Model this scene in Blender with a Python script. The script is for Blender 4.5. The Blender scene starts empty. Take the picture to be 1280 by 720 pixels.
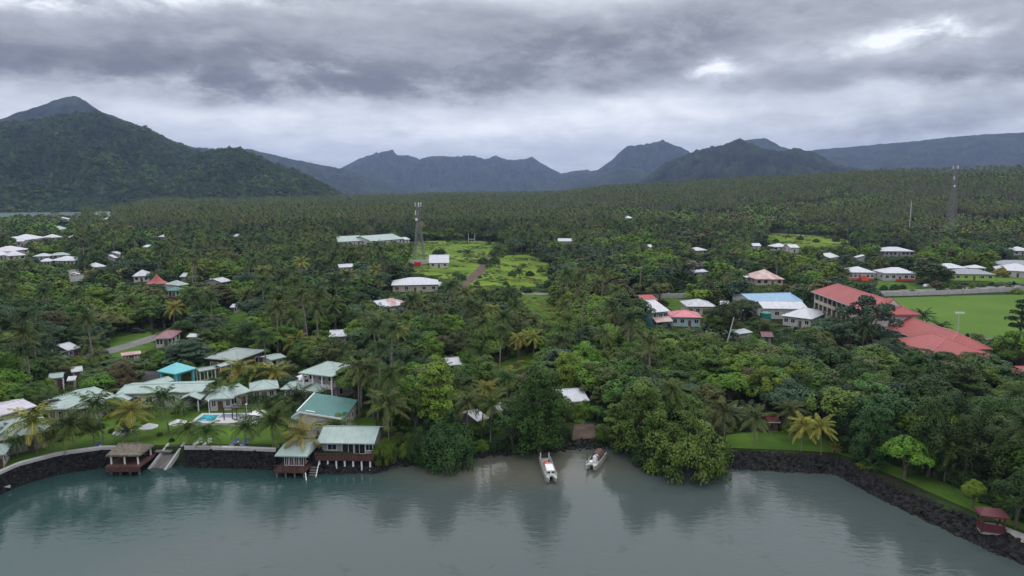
import bpy, bmesh, math, random
import numpy as np
from mathutils import Vector, noise as mnoise
random.seed(7); rng = np.random.default_rng(7)
S = bpy.context.scene; C = S.collection
R = math.radians
# ---------------------------------------------------------------- camera
F = 24/36*1280; CX, CY, HOR, CAMZ = 640, 360, 235, 50.0
PIT = math.atan((CY-HOR)/F)
FW = np.array([0, math.cos(PIT), -math.sin(PIT)]); RT = np.array([1., 0, 0]); UP = np.array([0, math.sin(PIT), math.cos(PIT)])
cam = bpy.data.objects.new('camera', bpy.data.cameras.new('camera')); C.objects.link(cam)
cam.data.lens = 24; cam.data.sensor_width = 36; cam.data.clip_end = 60000; cam.data.clip_start = .5
cam.location = (0, 0, CAMZ); cam.rotation_euler = (math.pi/2-PIT, 0, 0); S.camera = cam

def ray(px, py): return FW + RT*((px-CX)/F) + UP*((CY-py)/F)
def proj(p):
    v = np.asarray(p, float) - np.array([0, 0, CAMZ]); d = v@FW
    return CX+F*(v@RT)/d, CY-F*(v@UP)/d, d
def onz(px, py, z=0.):
    d = ray(px, py); t = (z-CAMZ)/d[2]; return d[0]*t, d[1]*t
# ---------------------------------------------------------------- terrain function
WL = [(-260,760),(-60,645),(0,616),(25,604),(75,590),(130,582),(215,582),(345,585),(400,589),(470,588),(490,582),(520,580),
      (560,576),(600,570),(660,566),(720,560),(760,558),(800,568),(850,578),(910,584),(985,588),(1045,591),(1075,608),
      (1110,626),(1160,650),(1220,678),(1280,703),(1400,755),(1560,835)]
_w = [onz(*p) for p in WL]
WAZ = np.array([math.atan2(x, y) for x, y in _w]); WRR = np.array([math.hypot(x, y) for x, y in _w])
def pxaz(px): return math.atan((px-CX)/F*math.cos(0))
def sstep(x, a, b):
    t = np.clip((x-a)/(b-a), 0, 1); return t*t*(3-2*t)
def rs(az): return np.interp(az, WAZ, WRR)
BW_AZ = [pxaz(q) for q in (475, 500, 560, 700, 900, 912)]; BW = [1.2, 4.5, 6, 7, 5, 3.2]; BH = [3.0, 2.6, 2.3, 2.2, 2.2, 2.2]
_hp = np.array([480,560,640,700,760,800,850,900,1000,1100,1200,1280,1600.]); _hy = np.array([243,243,243,241,232,231,228,224,219,213,211,207,200.])
H_AZ = np.array([pxaz(q) for q in _hp]); H_V = np.array([max(0., 50+(235-y)/F*1500*math.cos(pxaz(q))-31) for q, y in zip(_hp, _hy)]); H_V[0] = 0
def H(x, y):
    x = np.asarray(x, float); y = np.asarray(y, float)
    az = np.arctan2(x, y); r = np.hypot(x, y); d = r-rs(az)
    bw = np.interp(az, BW_AZ, BW)
    bh = np.interp(az, BW_AZ, BH); z = np.where(d < 0, np.maximum(d*.25, -4.), bh*np.clip((d-.25*(bw < 2))/bw, 0, 1))
    cap = np.interp(az, [-.7, -.35, 0, .3], [3, 6, 12, 13.])
    z = z + cap*(1-np.exp(-np.maximum(d-10, 0)*.013/cap))
    z = z + np.interp(az, H_AZ, H_V)*(sstep(r, 560, 1500) - .25*sstep(r, 1600, 3500))
    lag = sstep(r, 1085, 1150)*sstep(-az, .47, .53)
    return z*(1-lag)+lag*-3.5
def P(px, py, h=0.):
    d = ray(px, py); t = 60.; 
    def g(t): return CAMZ+d[2]*t-h-float(H(d[0]*t, d[1]*t))
    while g(t) > 0 and t < 9000: t *= 1.01
    a, b = t/1.01, t
    for _ in range(30):
        m = (a+b)/2
        if g(m) > 0: a = m
        else: b = m
    t = (a+b)/2
    return np.array([d[0]*t, d[1]*t, CAMZ+d[2]*t])
# ---------------------------------------------------------------- materials
def newmat(name):
    m = bpy.data.materials.new(name); m.use_nodes = True; nt = m.node_tree
    return m, nt, nt.nodes['Principled BSDF']
def mat(name, col, rough=.7, var=.18, scale=1.2, col2=None, bump=0., bscale=6., metal=0., corr=0., spec=.4, stain=0.):
    """base colour broken by two noise sizes; corr = corrugation bump along object X; stain = streaky dirt"""
    m, nt, b = newmat(name); N = nt.nodes; L = nt.links
    tc = N.new('ShaderNodeTexCoord')
    n = N.new('ShaderNodeTexNoise'); n.inputs['Scale'].default_value = scale; n.inputs['Detail'].default_value = 6
    L.new(tc.outputs['Object'], n.inputs['Vector'])
    mp = N.new('ShaderNodeMapRange'); mp.inputs[1].default_value = .3; mp.inputs[2].default_value = .7; L.new(n.outputs[0], mp.inputs[0])
    mx = N.new('ShaderNodeMix'); mx.data_type = 'RGBA'
    c2 = col2 or tuple(c*(1-var*2) for c in col)
    mx.inputs[6].default_value = (*c2, 1); mx.inputs[7].default_value = (*[c*(1+var*.4) for c in col], 1) if not col2 else (*col, 1)
    L.new(mp.outputs[0], mx.inputs[0]); out = mx.outputs[2]
    if stain:
        w = N.new('ShaderNodeTexNoise'); w.inputs['Scale'].default_value = .9; w.inputs['Detail'].default_value = 8
        mpp = N.new('ShaderNodeMapping'); mpp.inputs['Scale'].default_value = (2.2, .35, .35); L.new(tc.outputs['Object'], mpp.inputs[0]); L.new(mpp.outputs[0], w.inputs['Vector'])
        r2 = N.new('ShaderNodeMapRange'); r2.inputs[1].default_value = .5; r2.inputs[2].default_value = .75; r2.inputs[4].default_value = stain; L.new(w.outputs[0], r2.inputs[0])
        m2 = N.new('ShaderNodeMix'); m2.data_type = 'RGBA'; m2.inputs[7].default_value = (col[0]*.45+.02, col[1]*.38+.01, col[2]*.32, 1)
        L.new(r2.outputs[0], m2.inputs[0]); L.new(out, m2.inputs[6]); out = m2.outputs[2]
    L.new(out, b.inputs['Base Color'])
    b.inputs['Roughness'].default_value = rough; b.inputs['Metallic'].default_value = metal; b.inputs['Specular IOR Level'].default_value = spec
    if bump or corr:
        bp = N.new('ShaderNodeBump'); bp.inputs['Distance'].default_value = .1
        if corr:
            w = N.new('ShaderNodeTexWave'); w.inputs['Scale'].default_value = corr; bp.inputs['Strength'].default_value = .35; bp.inputs['Distance'].default_value = .05
            L.new(tc.outputs['Object'], w.inputs['Vector']); L.new(w.outputs['Fac'], bp.inputs['Height'])
        else:
            k = N.new('ShaderNodeTexNoise'); k.inputs['Scale'].default_value = bscale; k.inputs['Detail'].default_value = 5; bp.inputs['Strength'].default_value = bump
            L.new(tc.outputs['Object'], k.inputs['Vector']); L.new(k.outputs[0], bp.inputs['Height'])
        L.new(bp.outputs[0], b.inputs['Normal'])
    return m
def leafmat(name, col, col2, rough=.55):
    """col -> col2 by the 'tint' stored per leaf clump; small hue and value change per plant"""
    m, nt, b = newmat(name); N = nt.nodes; L = nt.links
    at = N.new('ShaderNodeAttribute'); at.attribute_name = 'tint'
    mx = N.new('ShaderNodeMix'); mx.data_type = 'RGBA'; mx.inputs[6].default_value = (*col, 1); mx.inputs[7].default_value = (*col2, 1)
    L.new(at.outputs['Fac'], mx.inputs[0])
    oi = N.new('ShaderNodeObjectInfo'); hs = N.new('ShaderNodeHueSaturation')
    a = N.new('ShaderNodeMapRange'); a.inputs[3].default_value = .475; a.inputs[4].default_value = .52; L.new(oi.outputs['Random'], a.inputs[0])
    k = N.new('ShaderNodeMath'); k.operation = 'MULTIPLY'; k.inputs[1].default_value = 7.31; L.new(oi.outputs['Random'], k.inputs[0])
    f = N.new('ShaderNodeMath'); f.operation = 'FRACT'; L.new(k.outputs[0], f.inputs[0])
    v = N.new('ShaderNodeMapRange'); v.inputs[3].default_value = .72; v.inputs[4].default_value = 1.3; L.new(f.outputs[0], v.inputs[0])
    L.new(a.outputs[0], hs.inputs['Hue']); L.new(v.outputs[0], hs.inputs['Value']); L.new(mx.outputs[2], hs.inputs['Color'])
    L.new(hs.outputs[0], b.inputs['Base Color']); b.inputs['Roughness'].default_value = rough; b.inputs['Specular IOR Level'].default_value = .12
    return m
# ---------------------------------------------------------------- mesh builder
class MB:
    def __init__(s): s.v = []; s.f = []
    def add(s, v, f):
        o = len(s.v); s.v += [tuple(map(float, q)) for q in v]; s.f += [tuple(i+o for i in q) for q in f]; return s
    def box(s, x0, x1, y0, y1, z0, z1):
        return s.add([(x0,y0,z0),(x1,y0,z0),(x1,y1,z0),(x0,y1,z0),(x0,y0,z1),(x1,y0,z1),(x1,y1,z1),(x0,y1,z1)],
                     [(0,3,2,1),(4,5,6,7),(0,1,5,4),(1,2,6,5),(2,3,7,6),(3,0,4,7)])
    def tube(s, p, q, r0, r1=None, n=6):
        r1 = r0 if r1 is None else r1; p = Vector(p); q = Vector(q); d = (q-p).normalized()
        u = d.orthogonal().normalized(); w = d.cross(u); v = []
        for c, r in ((p, r0), (q, r1)):
            for i in range(n):
                a = 2*math.pi*i/n; v.append(c+u*math.cos(a)*r+w*math.sin(a)*r)
        return s.add(v, [(i, (i+1) % n, n+(i+1) % n, n+i) for i in range(n)]+[tuple(range(n))[::-1], tuple(range(n, 2*n))])
    def path(s, pts, rad, n=6):
        for i in range(len(pts)-1): s.tube(pts[i], pts[i+1], rad[i], rad[i+1], n)
        return s
    def slab(s, quad, th):
        """closed slab under a quad (counter-clockwise from above)"""
        q = [tuple(p) for p in quad]; lo = [(x, y, z-th) for x, y, z in q]; n = len(q)
        return s.add(q+lo, [tuple(range(n)), tuple(range(2*n-1, n-1, -1))]+[(i, i+n, (i+1) % n+n, (i+1) % n) for i in range(n)])
    def build(s, name, m=None, parent=None, loc=None, rz=0, smooth=False):
        me = bpy.data.meshes.new(name); me.from_pydata(s.v, [], s.f); me.update()
        o = bpy.data.objects.new(name, me); C.objects.link(o)
        if m: me.materials.append(m)
        if parent: o.parent = parent
        if loc is not None: o.location = loc; o.rotation_euler.z = rz
        if smooth: me.polygons.foreach_set('use_smooth', [True]*len(me.polygons))
        return o
def tag(o, label=None, cat=None, group=None, kind=None):
    if label: o['label'] = label
    if cat: o['category'] = cat
    if group: o['group'] = group
    if kind: o['kind'] = kind
    return o
LM = []          # landmarks the plants' labels are read from: (words, x, y)
def thing(name, loc, rz, label, cat, group=None, lm=None):
    e = bpy.data.objects.new(name, None); C.objects.link(e); e.location = tuple(map(float, loc)); e.rotation_euler.z = rz
    e.empty_display_size = .5
    if lm: LM.append((lm, loc[0], loc[1]))
    return tag(e, label, cat, group)
# ---------------------------------------------------------------- world
def build_world():
    w = bpy.data.worlds.new('World'); S.world = w; w.use_nodes = True; nt = w.node_tree; N = nt.nodes; L = nt.links
    for n in list(N): N.remove(n)
    out = N.new('ShaderNodeOutputWorld')
    sky = N.new('ShaderNodeTexSky'); sky.sky_type = 'NISHITA'; sky.sun_disc = False; sky.sun_elevation = R(58); sky.sun_rotation = R(35)
    b1 = N.new('ShaderNodeBackground'); b1.inputs[1].default_value = .1; L.new(sky.outputs[0], b1.inputs[0])
    tc = N.new('ShaderNodeTexCoord'); sp = N.new('ShaderNodeSeparateXYZ'); L.new(tc.outputs['Generated'], sp.inputs[0])
    def M(op, a, b=None, c=None, clamp=False):
        n = N.new('ShaderNodeMath'); n.operation = op; n.use_clamp = clamp
        for i, x in enumerate((a, b, c)):
            if x is None: continue
            if isinstance(x, (int, float)): n.inputs[i].default_value = x
            else: L.new(x, n.inputs[i])
        return n.outputs[0]
    X, Y, Z = sp.outputs
    el = M('DIVIDE', Z, M('SQRT', M('ADD', M('MULTIPLY', X, X), M('MULTIPLY', Y, Y))))      # tan of elevation
    az = M('ARCTAN2', X, Y)
    den = M('ADD', M('MAXIMUM', Z, 0.), .11)
    cb = N.new('ShaderNodeCombineXYZ'); L.new(M('DIVIDE', X, den), cb.inputs[0]); L.new(M('DIVIDE', Y, den), cb.inputs[1])
    def noise(vec, sc, det=7, rough=.55, dist=0., off=0.):
        n = N.new('ShaderNodeTexNoise'); n.noise_dimensions = '4D'; n.inputs['Scale'].default_value = sc; n.inputs['Detail'].default_value = det
        n.inputs['Roughness'].default_value = rough; n.inputs['Distortion'].default_value = dist; n.inputs['W'].default_value = off
        L.new(vec, n.inputs['Vector']); return n.outputs[0]
    n1 = noise(cb.outputs[0], .55, 8, .55, .25, 3.1); n2 = noise(cb.outputs[0], 1.7, 8, .6, .3, 8.4); n3 = noise(cb.outputs[0], .9, 5, .5, .0, 15.)
    # cloud decks: brightness by elevation, edges pushed about by noise
    c2 = N.new('ShaderNodeCombineXYZ'); L.new(M('MULTIPLY', az, 2.2), c2.inputs[0]); L.new(M('MULTIPLY', el, 5.), c2.inputs[1])
    w1 = noise(c2.outputs[0], 1.5, 6, .55, .0, 1.7); w2 = noise(c2.outputs[0], 4.5, 6, .6, .2, 5.3); w3 = noise(c2.outputs[0], 9., 5, .6, .4, 2.2)
    e2 = M('ADD', el, M('ADD', M('MULTIPLY', M('SUBTRACT', w1, .5), .07), M('MULTIPLY', M('SUBTRACT', w2, .5), .035)))
    cr = N.new('ShaderNodeValToRGB'); L.new(M('MULTIPLY', e2, 2.), cr.inputs[0]); cr.color_ramp.interpolation = 'EASE'
    st = SKY_BASE
    els = cr.color_ramp.elements
    els[0].position, els[1].position = st[0][0]*2, st[-1][0]*2
    els[0].color = (st[0][1],)*3+(1,); els[1].color = (st[-1][1],)*3+(1,)
    for p, v in st[1:-1]:
        q = els.new(p*2); q.color = (v, v, v, 1)
    v = M('ADD', cr.outputs[0], M('ADD', M('MULTIPLY', M('SUBTRACT', n1, .5), SKY_AMP[0]), M('MULTIPLY', M('SUBTRACT', n2, .5), SKY_AMP[1])))
    w5 = noise(c2.outputs[0], 13., 7, .62, .3, 9.1); w6 = noise(c2.outputs[0], 3.2, 8, .62, .5, 12.7)
    v = M('ADD', v, M('ADD', M('MULTIPLY', M('SUBTRACT', w5, .5), .22), M('MULTIPLY', M('SUBTRACT', w6, .5), .42)))
    for px, py, sx, sy, a in SKY_BLOBS:                      # thinner and thicker places in the overcast
        ga = M('DIVIDE', M('SUBTRACT', M('ADD', az, M('MULTIPLY', M('SUBTRACT', w1, .5), .16)), math.atan((px-CX)/F)), sx/F); ge = M('DIVIDE', M('SUBTRACT', e2, (HOR-py)/F*math.cos(math.atan((px-CX)/F))), sy/F)
        g = M('EXPONENT', M('MULTIPLY', M('ADD', M('MULTIPLY', ga, ga), M('MULTIPLY', ge, ge)), -1.))
        mr = N.new('ShaderNodeMapRange'); mr.inputs[1].default_value = .36; mr.inputs[2].default_value = .62; mr.inputs[3].default_value = .12; mr.inputs[4].default_value = 1.25; L.new(w3 if a > .3 else w2, mr.inputs[0])
        g = M('MULTIPLY', g, mr.outputs[0])
        v = M('ADD', v, M('MULTIPLY', g, a))
    c = N.new('ShaderNodeValToRGB'); L.new(v, c.inputs[0]); e = c.color_ramp.elements
    e[0].position = 0; e[0].color = (.165, .172, .192, 1); e[1].position = 1; e[1].color = (1.12, 1.15, 1.19, 1)
    for p, col in ((.2, (.245, .252, .28, 1)), (.45, (.45, .475, .515, 1)), (.72, (.76, .80, .85, 1))):
        q = e.new(p); q.color = col
    gain = M('ADD', 1., M('MULTIPLY', M('SUBTRACT', M('MINIMUM', M('MAXIMUM', Z, .255), .8), .255), SKY_GAIN))     # an overcast sky is brightest overhead
    mul = N.new('ShaderNodeVectorMath'); mul.operation = 'SCALE'; L.new(c.outputs[0], mul.inputs[0]); L.new(gain, mul.inputs[3])
    b2 = N.new('ShaderNodeBackground'); L.new(mul.outputs[0], b2.inputs[0]); b2.inputs[1].default_value = 1
    ms = N.new('ShaderNodeMixShader'); ms.inputs[0].default_value = .93; L.new(b1.outputs[0], ms.inputs[1]); L.new(b2.outputs[0], ms.inputs[2])
    L.new(ms.outputs[0], out.inputs[0])
SKY_BASE = [(0, .56), (.05, .64), (.085, .74), (.12, .66), (.15, .44), (.2, .42), (.24, .52), (.29, .86), (.5, 1.05)]
SKY_AMP = (.30, .42)
SKY_BLOBS = [(150,92,320,32,-.30),(480,106,260,24,-.32),(330,62,200,22,-.10),(720,66,130,38,-.30),(850,40,120,24,-.16),(1190,97,140,17,-.34),(1170,158,210,25,-.32),(1000,18,120,14,-.18),(620,20,100,22,-.08),
             (80,10,100,14,.45),(260,14,90,8,.40),(420,90,55,5,.35),(883,95,32,10,.62),(1140,50,55,13,.66),(1040,62,90,12,.25),(800,135,200,24,.16),(560,150,280,22,.14),(300,140,200,16,.10)]
SKY_GAIN = 1.35
build_world()
sun = bpy.data.lights.new('sun', 'SUN'); sun.energy = .55; sun.angle = R(14); sun.color = (1, .96, .9)
so = bpy.data.objects.new('sun', sun); C.objects.link(so); so.location = (0, 0, 900)
_a, _e = R(35), R(58); dv = Vector((math.sin(_a)*math.cos(_e), math.cos(_a)*math.cos(_e), math.sin(_e)))
so.rotation_euler = dv.to_track_quat('Z', 'Y').to_euler()
S.view_settings.view_transform = 'Standard'; S.view_settings.look = 'None'; S.view_settings.exposure = 0; S.view_settings.gamma = 1
S.cycles.use_denoising = True; S.cycles.max_bounces = 5; S.cycles.diffuse_bounces = 2; S.cycles.glossy_bounces = 3; S.cycles.volume_bounces = 1
S.cycles.transparent_max_bounces = 4; S.cycles.use_adaptive_sampling = True; S.cycles.adaptive_threshold = .02
S.cycles.caustics_reflective = False; S.cycles.caustics_refractive = False
# ---------------------------------------------------------------- ground sheet
def ground_material():
    m, nt, b = newmat('ground_soil_and_grass'); N = nt.nodes; L = nt.links
    tc = N.new('ShaderNodeTexCoord')
    n = N.new('ShaderNodeTexNoise'); n.inputs['Scale'].default_value = .05; n.inputs['Detail'].default_value = 9; n.inputs['Roughness'].default_value = .65; L.new(tc.outputs['Object'], n.inputs['Vector'])
    k = N.new('ShaderNodeTexNoise'); k.inputs['Scale'].default_value = .9; k.inputs['Detail'].default_value = 6; L.new(tc.outputs['Object'], k.inputs['Vector'])
    cr = N.new('ShaderNodeValToRGB'); L.new(n.outputs[0], cr.inputs[0]); e = cr.color_ramp.elements
    e[0].position = .35; e[0].color = (.035, .03, .02, 1); e[1].position = .7; e[1].color = (.05, .085, .022, 1); q = e.new(.5); q.color = (.03, .05, .017, 1)
    mx = N.new('ShaderNodeMix'); mx.data_type = 'RGBA'; mx.blend_type = 'MULTIPLY'; mx.inputs[0].default_value = .7
    L.new(cr.outputs[0], mx.inputs[6]); L.new(k.outputs[0], mx.inputs[7]); L.new(mx.outputs[2], b.inputs['Base Color'])
    g = N.new('ShaderNodeMix'); b.inputs['Roughness'].default_value = .95; b.inputs['Specular IOR Level'].default_value = .1
    N.remove(g); return m
def polar_mesh(name, az, rows, zf, m):
    A, D = np.meshgrid(az, rows); return A, D
def build_ground():
    az = np.radians(np.arange(-80, 80.01, .3)); d = [-60, -20, -6, -2, 0, .3, .6, 1, 1.5, 2, 2.5, 3, 4, 5, 6, 7, 8, 9.5, 11, 13]
    while d[-1] < 11000: d.append(d[-1]*1.035+.4)
    d = np.array(d); A, D = np.meshgrid(az, d); Rr = rs(A)+D; x = Rr*np.sin(A); y = Rr*np.cos(A); z = H(x, y)
    nr, nc = A.shape; v = np.stack([x, y, z], -1).reshape(-1, 3)
    i = np.arange(nr*nc).reshape(nr, nc); f = np.stack([i[:-1, :-1], i[:-1, 1:], i[1:, 1:], i[1:, :-1]], -1).reshape(-1, 4)
    me = bpy.data.meshes.new('ground'); me.from_pydata(v.tolist(), [], f[:, ::-1].tolist()); me.update(); me.polygons.foreach_set('use_smooth', [True]*len(me.polygons))
    o = bpy.data.objects.new('ground', me); C.objects.link(o); me.materials.append(ground_material()); tag(o, kind='structure', label='green land under the trees behind the shore')
build_ground()
# ---------------------------------------------------------------- water
def build_water():
    m, nt, b = newmat('lagoon_water'); N = nt.nodes; L = nt.links
    tc = N.new('ShaderNodeTexCoord')
    def noise(sc, det, vec=None, rough=.5, dist=0.):
        n = N.new('ShaderNodeTexNoise'); n.inputs['Scale'].default_value = sc; n.inputs['Detail'].default_value = det; n.inputs['Roughness'].default_value = rough; n.inputs['Distortion'].default_value = dist
        L.new(vec or tc.outputs['Object'], n.inputs['Vector']); return n.outputs[0]
    # teal channel on the resort side, milky sand shallows in the middle and right, dark weed beds
    sp = N.new('ShaderNodeSeparateXYZ'); L.new(tc.outputs['Object'], sp.inputs[0])
    big = noise(.02, 5)
    ad = N.new('ShaderNodeMath'); ad.operation = 'MULTIPLY_ADD'; ad.inputs[1].default_value = 60; L.new(big, ad.inputs[0])
    yo = N.new('ShaderNodeMapRange'); yo.inputs[1].default_value = 112; yo.inputs[2].default_value = 70; yo.inputs[3].default_value = 0; yo.inputs[4].default_value = 55; L.new(sp.outputs[1], yo.inputs[0])
    xs = N.new('ShaderNodeMath'); L.new(sp.outputs[0], xs.inputs[0]); L.new(yo.outputs[0], xs.inputs[1]); L.new(xs.outputs[0], ad.inputs[2])
    mr = N.new('ShaderNodeMapRange'); mr.interpolation_type = 'SMOOTHSTEP'; mr.inputs[1].default_value = -10; mr.inputs[2].default_value = 22; L.new(ad.outputs[0], mr.inputs[0])
    mx = N.new('ShaderNodeMix'); mx.data_type = 'RGBA'; mx.inputs[6].default_value = (.022, .050, .047, 1); mx.inputs[7].default_value = (.052, .068, .066, 1); L.new(mr.outputs[0], mx.inputs[0])
    # shallows near the middle shore: brownish sand
    mp = N.new('ShaderNodeMapping'); mp.inputs['Location'].default_value = (0, -119, 0); L.new(tc.outputs['Object'], mp.inputs[0])
    vs = N.new('ShaderNodeVectorMath'); vs.operation = 'MULTIPLY'; vs.inputs[1].default_value = (.028, .07, 0); L.new(mp.outputs[0], vs.inputs[0])
    ln = N.new('ShaderNodeVectorMath'); ln.operation = 'LENGTH'; L.new(vs.outputs[0], ln.inputs[0])
    m3 = N.new('ShaderNodeMapRange'); m3.interpolation_type = 'SMOOTHSTEP'; m3.inputs[1].default_value = 1.0; m3.inputs[2].default_value = .2; L.new(ln.outputs['Value'], m3.inputs[0])
    mx2 = N.new('ShaderNodeMix'); mx2.data_type = 'RGBA'; mx2.inputs[7].default_value = (.088, .088, .068, 1); L.new(m3.outputs[0], mx2.inputs[0]); L.new(mx.outputs[2], mx2.inputs[6])
    wd = noise(.16, 7, rough=.65, dist=.6)
    m4 = N.new('ShaderNodeMapRange'); m4.inputs[1].default_value = .60; m4.inputs[2].default_value = .68; m4.inputs[4].default_value = .4; L.new(wd, m4.inputs[0])
    mx3 = N.new('ShaderNodeMix'); mx3.data_type = 'RGBA'; mx3.inputs[7].default_value = (.022, .030, .024, 1); L.new(m4.outputs[0], mx3.inputs[0]); L.new(mx2.outputs[2], mx3.inputs[6])
    L.new(mx3.outputs[2], b.inputs['Base Color'])
    rgm = N.new('ShaderNodeMapRange'); rgm.inputs[1].default_value = 500; rgm.inputs[2].default_value = 1000; rgm.inputs[3].default_value = .06; rgm.inputs[4].default_value = .5; L.new(sp.outputs[1], rgm.inputs[0]); L.new(rgm.outputs[0], b.inputs['Roughness'])
    b.inputs['IOR'].default_value = 1.33; b.inputs['Specular IOR Level'].default_value = .5
    # wind ripples: two trains, gusty patches
    q = N.new('ShaderNodeMapping'); q.inputs['Rotation'].default_value = (0, 0, R(14)); q.inputs['Scale'].default_value = (.55, 1.25, 1); L.new(tc.outputs['Object'], q.inputs[0])
    h1 = noise(.85, 3, q.outputs[0], .5, .4); h2 = noise(2.3, 3, q.outputs[0], .5, .3)
    gust = noise(.035, 3); gm = N.new('ShaderNodeMapRange'); gm.inputs[1].default_value = .38; gm.inputs[2].default_value = .62; gm.inputs[3].default_value = .25; gm.inputs[4].default_value = 1.; L.new(gust, gm.inputs[0])
    s = N.new('ShaderNodeMath'); s.operation = 'MULTIPLY_ADD'; s.inputs[1].default_value = .35; L.new(h2, s.inputs[0]); L.new(h1, s.inputs[2])
    s2 = N.new('ShaderNodeMath'); s2.operation = 'MULTIPLY'; L.new(s.outputs[0], s2.inputs[0]); L.new(gm.outputs[0], s2.inputs[1])
    bp = N.new('ShaderNodeBump'); bp.inputs['Strength'].default_value = WAVE[0]; bp.inputs['Distance'].default_value = WAVE[1]; L.new(s2.outputs[0], bp.inputs['Height']); L.new(bp.outputs[0], b.inputs['Normal'])
    k = 13000; o = MB().add([(-k,-k,0),(k,-k,0),(k,k,0),(-k,k,0)], [(0,1,2,3)]).build('water', m); tag(o, 'calm grey green lagoon water with wind ripples', kind='structure')
WAVE = (.42, .16)
build_water()
# ---------------------------------------------------------------- mountains
def hill_mat(name, a, b_, sc=.02):
    m, nt, b = newmat(name); N = nt.nodes; L = nt.links; tc = N.new('ShaderNodeTexCoord')
    n = N.new('ShaderNodeTexNoise'); n.inputs['Scale'].default_value = sc; n.inputs['Detail'].default_value = 10; n.inputs['Roughness'].default_value = .7; L.new(tc.outputs['Object'], n.inputs['Vector'])
    cr = N.new('ShaderNodeValToRGB'); L.new(n.outputs[0], cr.inputs[0]); e = cr.color_ramp.elements
    e[0].position = .36; e[0].color = (*a, 1); e[1].position = .66; e[1].color = (*b_, 1); L.new(cr.outputs[0], b.inputs['Base Color'])
    b.inputs['Roughness'].default_value = 1; b.inputs['Specular IOR Level'].default_value = 0
    return m
HILLS = {}
def hill(name, sil, rr, front, back, m, label, rough=.03, spur=.12, freq=18., prof=1.15, na=260, nf=46, nb=16, seed=0., rvar=0.):
    px = np.array([p[0] for p in sil], float); py = np.array([p[1] for p in sil], float)
    q = np.linspace(px[0], px[-1], na); yy = np.interp(q, px, py)
    t = np.concatenate([np.linspace(0, 1, nf), 1+np.linspace(0, 1, nb+1)[1:]])
    V = []
    for i in range(na):
        d = ray(q[i], yy[i]); hd = math.hypot(d[0], d[1]); ux, uy = d[0]/hd, d[1]/hd
        s = mnoise.noise(Vector((q[i]*.011, seed, 3.)))
        r0 = rr*(1+rvar*s); zr = CAMZ+r0*d[2]/hd
        for k in t:
            if k <= 1: r = r0-front*(1-k); w = k**prof
            else: r = r0+back*(k-1); w = (2-k)**1.1
            x, y = ux*r, uy*r
            p = Vector((x*freq/rr, y*freq*.45/rr, seed))
            n1 = 1-abs(mnoise.fractal(p, 1., 2.1, 5))*2.2
            n2 = mnoise.fractal(p*7, .9, 2., 4)
            z = -6+(zr+6)*w + (n1-.5)*spur*zr*math.sin(math.pi*min(w, 1))*(1 if k <= 1 else .5) + n2*rough*zr*(.25+.75*(1-abs(1-k)*.5) if k > .04 else .1)*(w > .02)
            V.append((x, y, z))
    nt_ = len(t); i = np.arange(na*nt_).reshape(na, nt_)
    f = np.stack([i[:-1, :-1], i[1:, :-1], i[1:, 1:], i[:-1, 1:]], -1).reshape(-1, 4)
    me = bpy.data.meshes.new(name); me.from_pydata(V, [], f.tolist()); me.update(); me.materials.append(m)
    me.polygons.foreach_set('use_smooth', [True]*len(me.polygons))
    o = bpy.data.objects.new(name, me); C.objects.link(o); tag(o, label, kind='structure'); HILLS[label] = (o, np.array(V).reshape(na, nt_, 3), nf)
    return o
forest = hill_mat('hillside_forest_floor', (.014, .026, .012), (.035, .06, .022), .03)
farforest = hill_mat('far_mountain_forest', (.007, .012, .010), (.036, .050, .030), .008)
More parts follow.
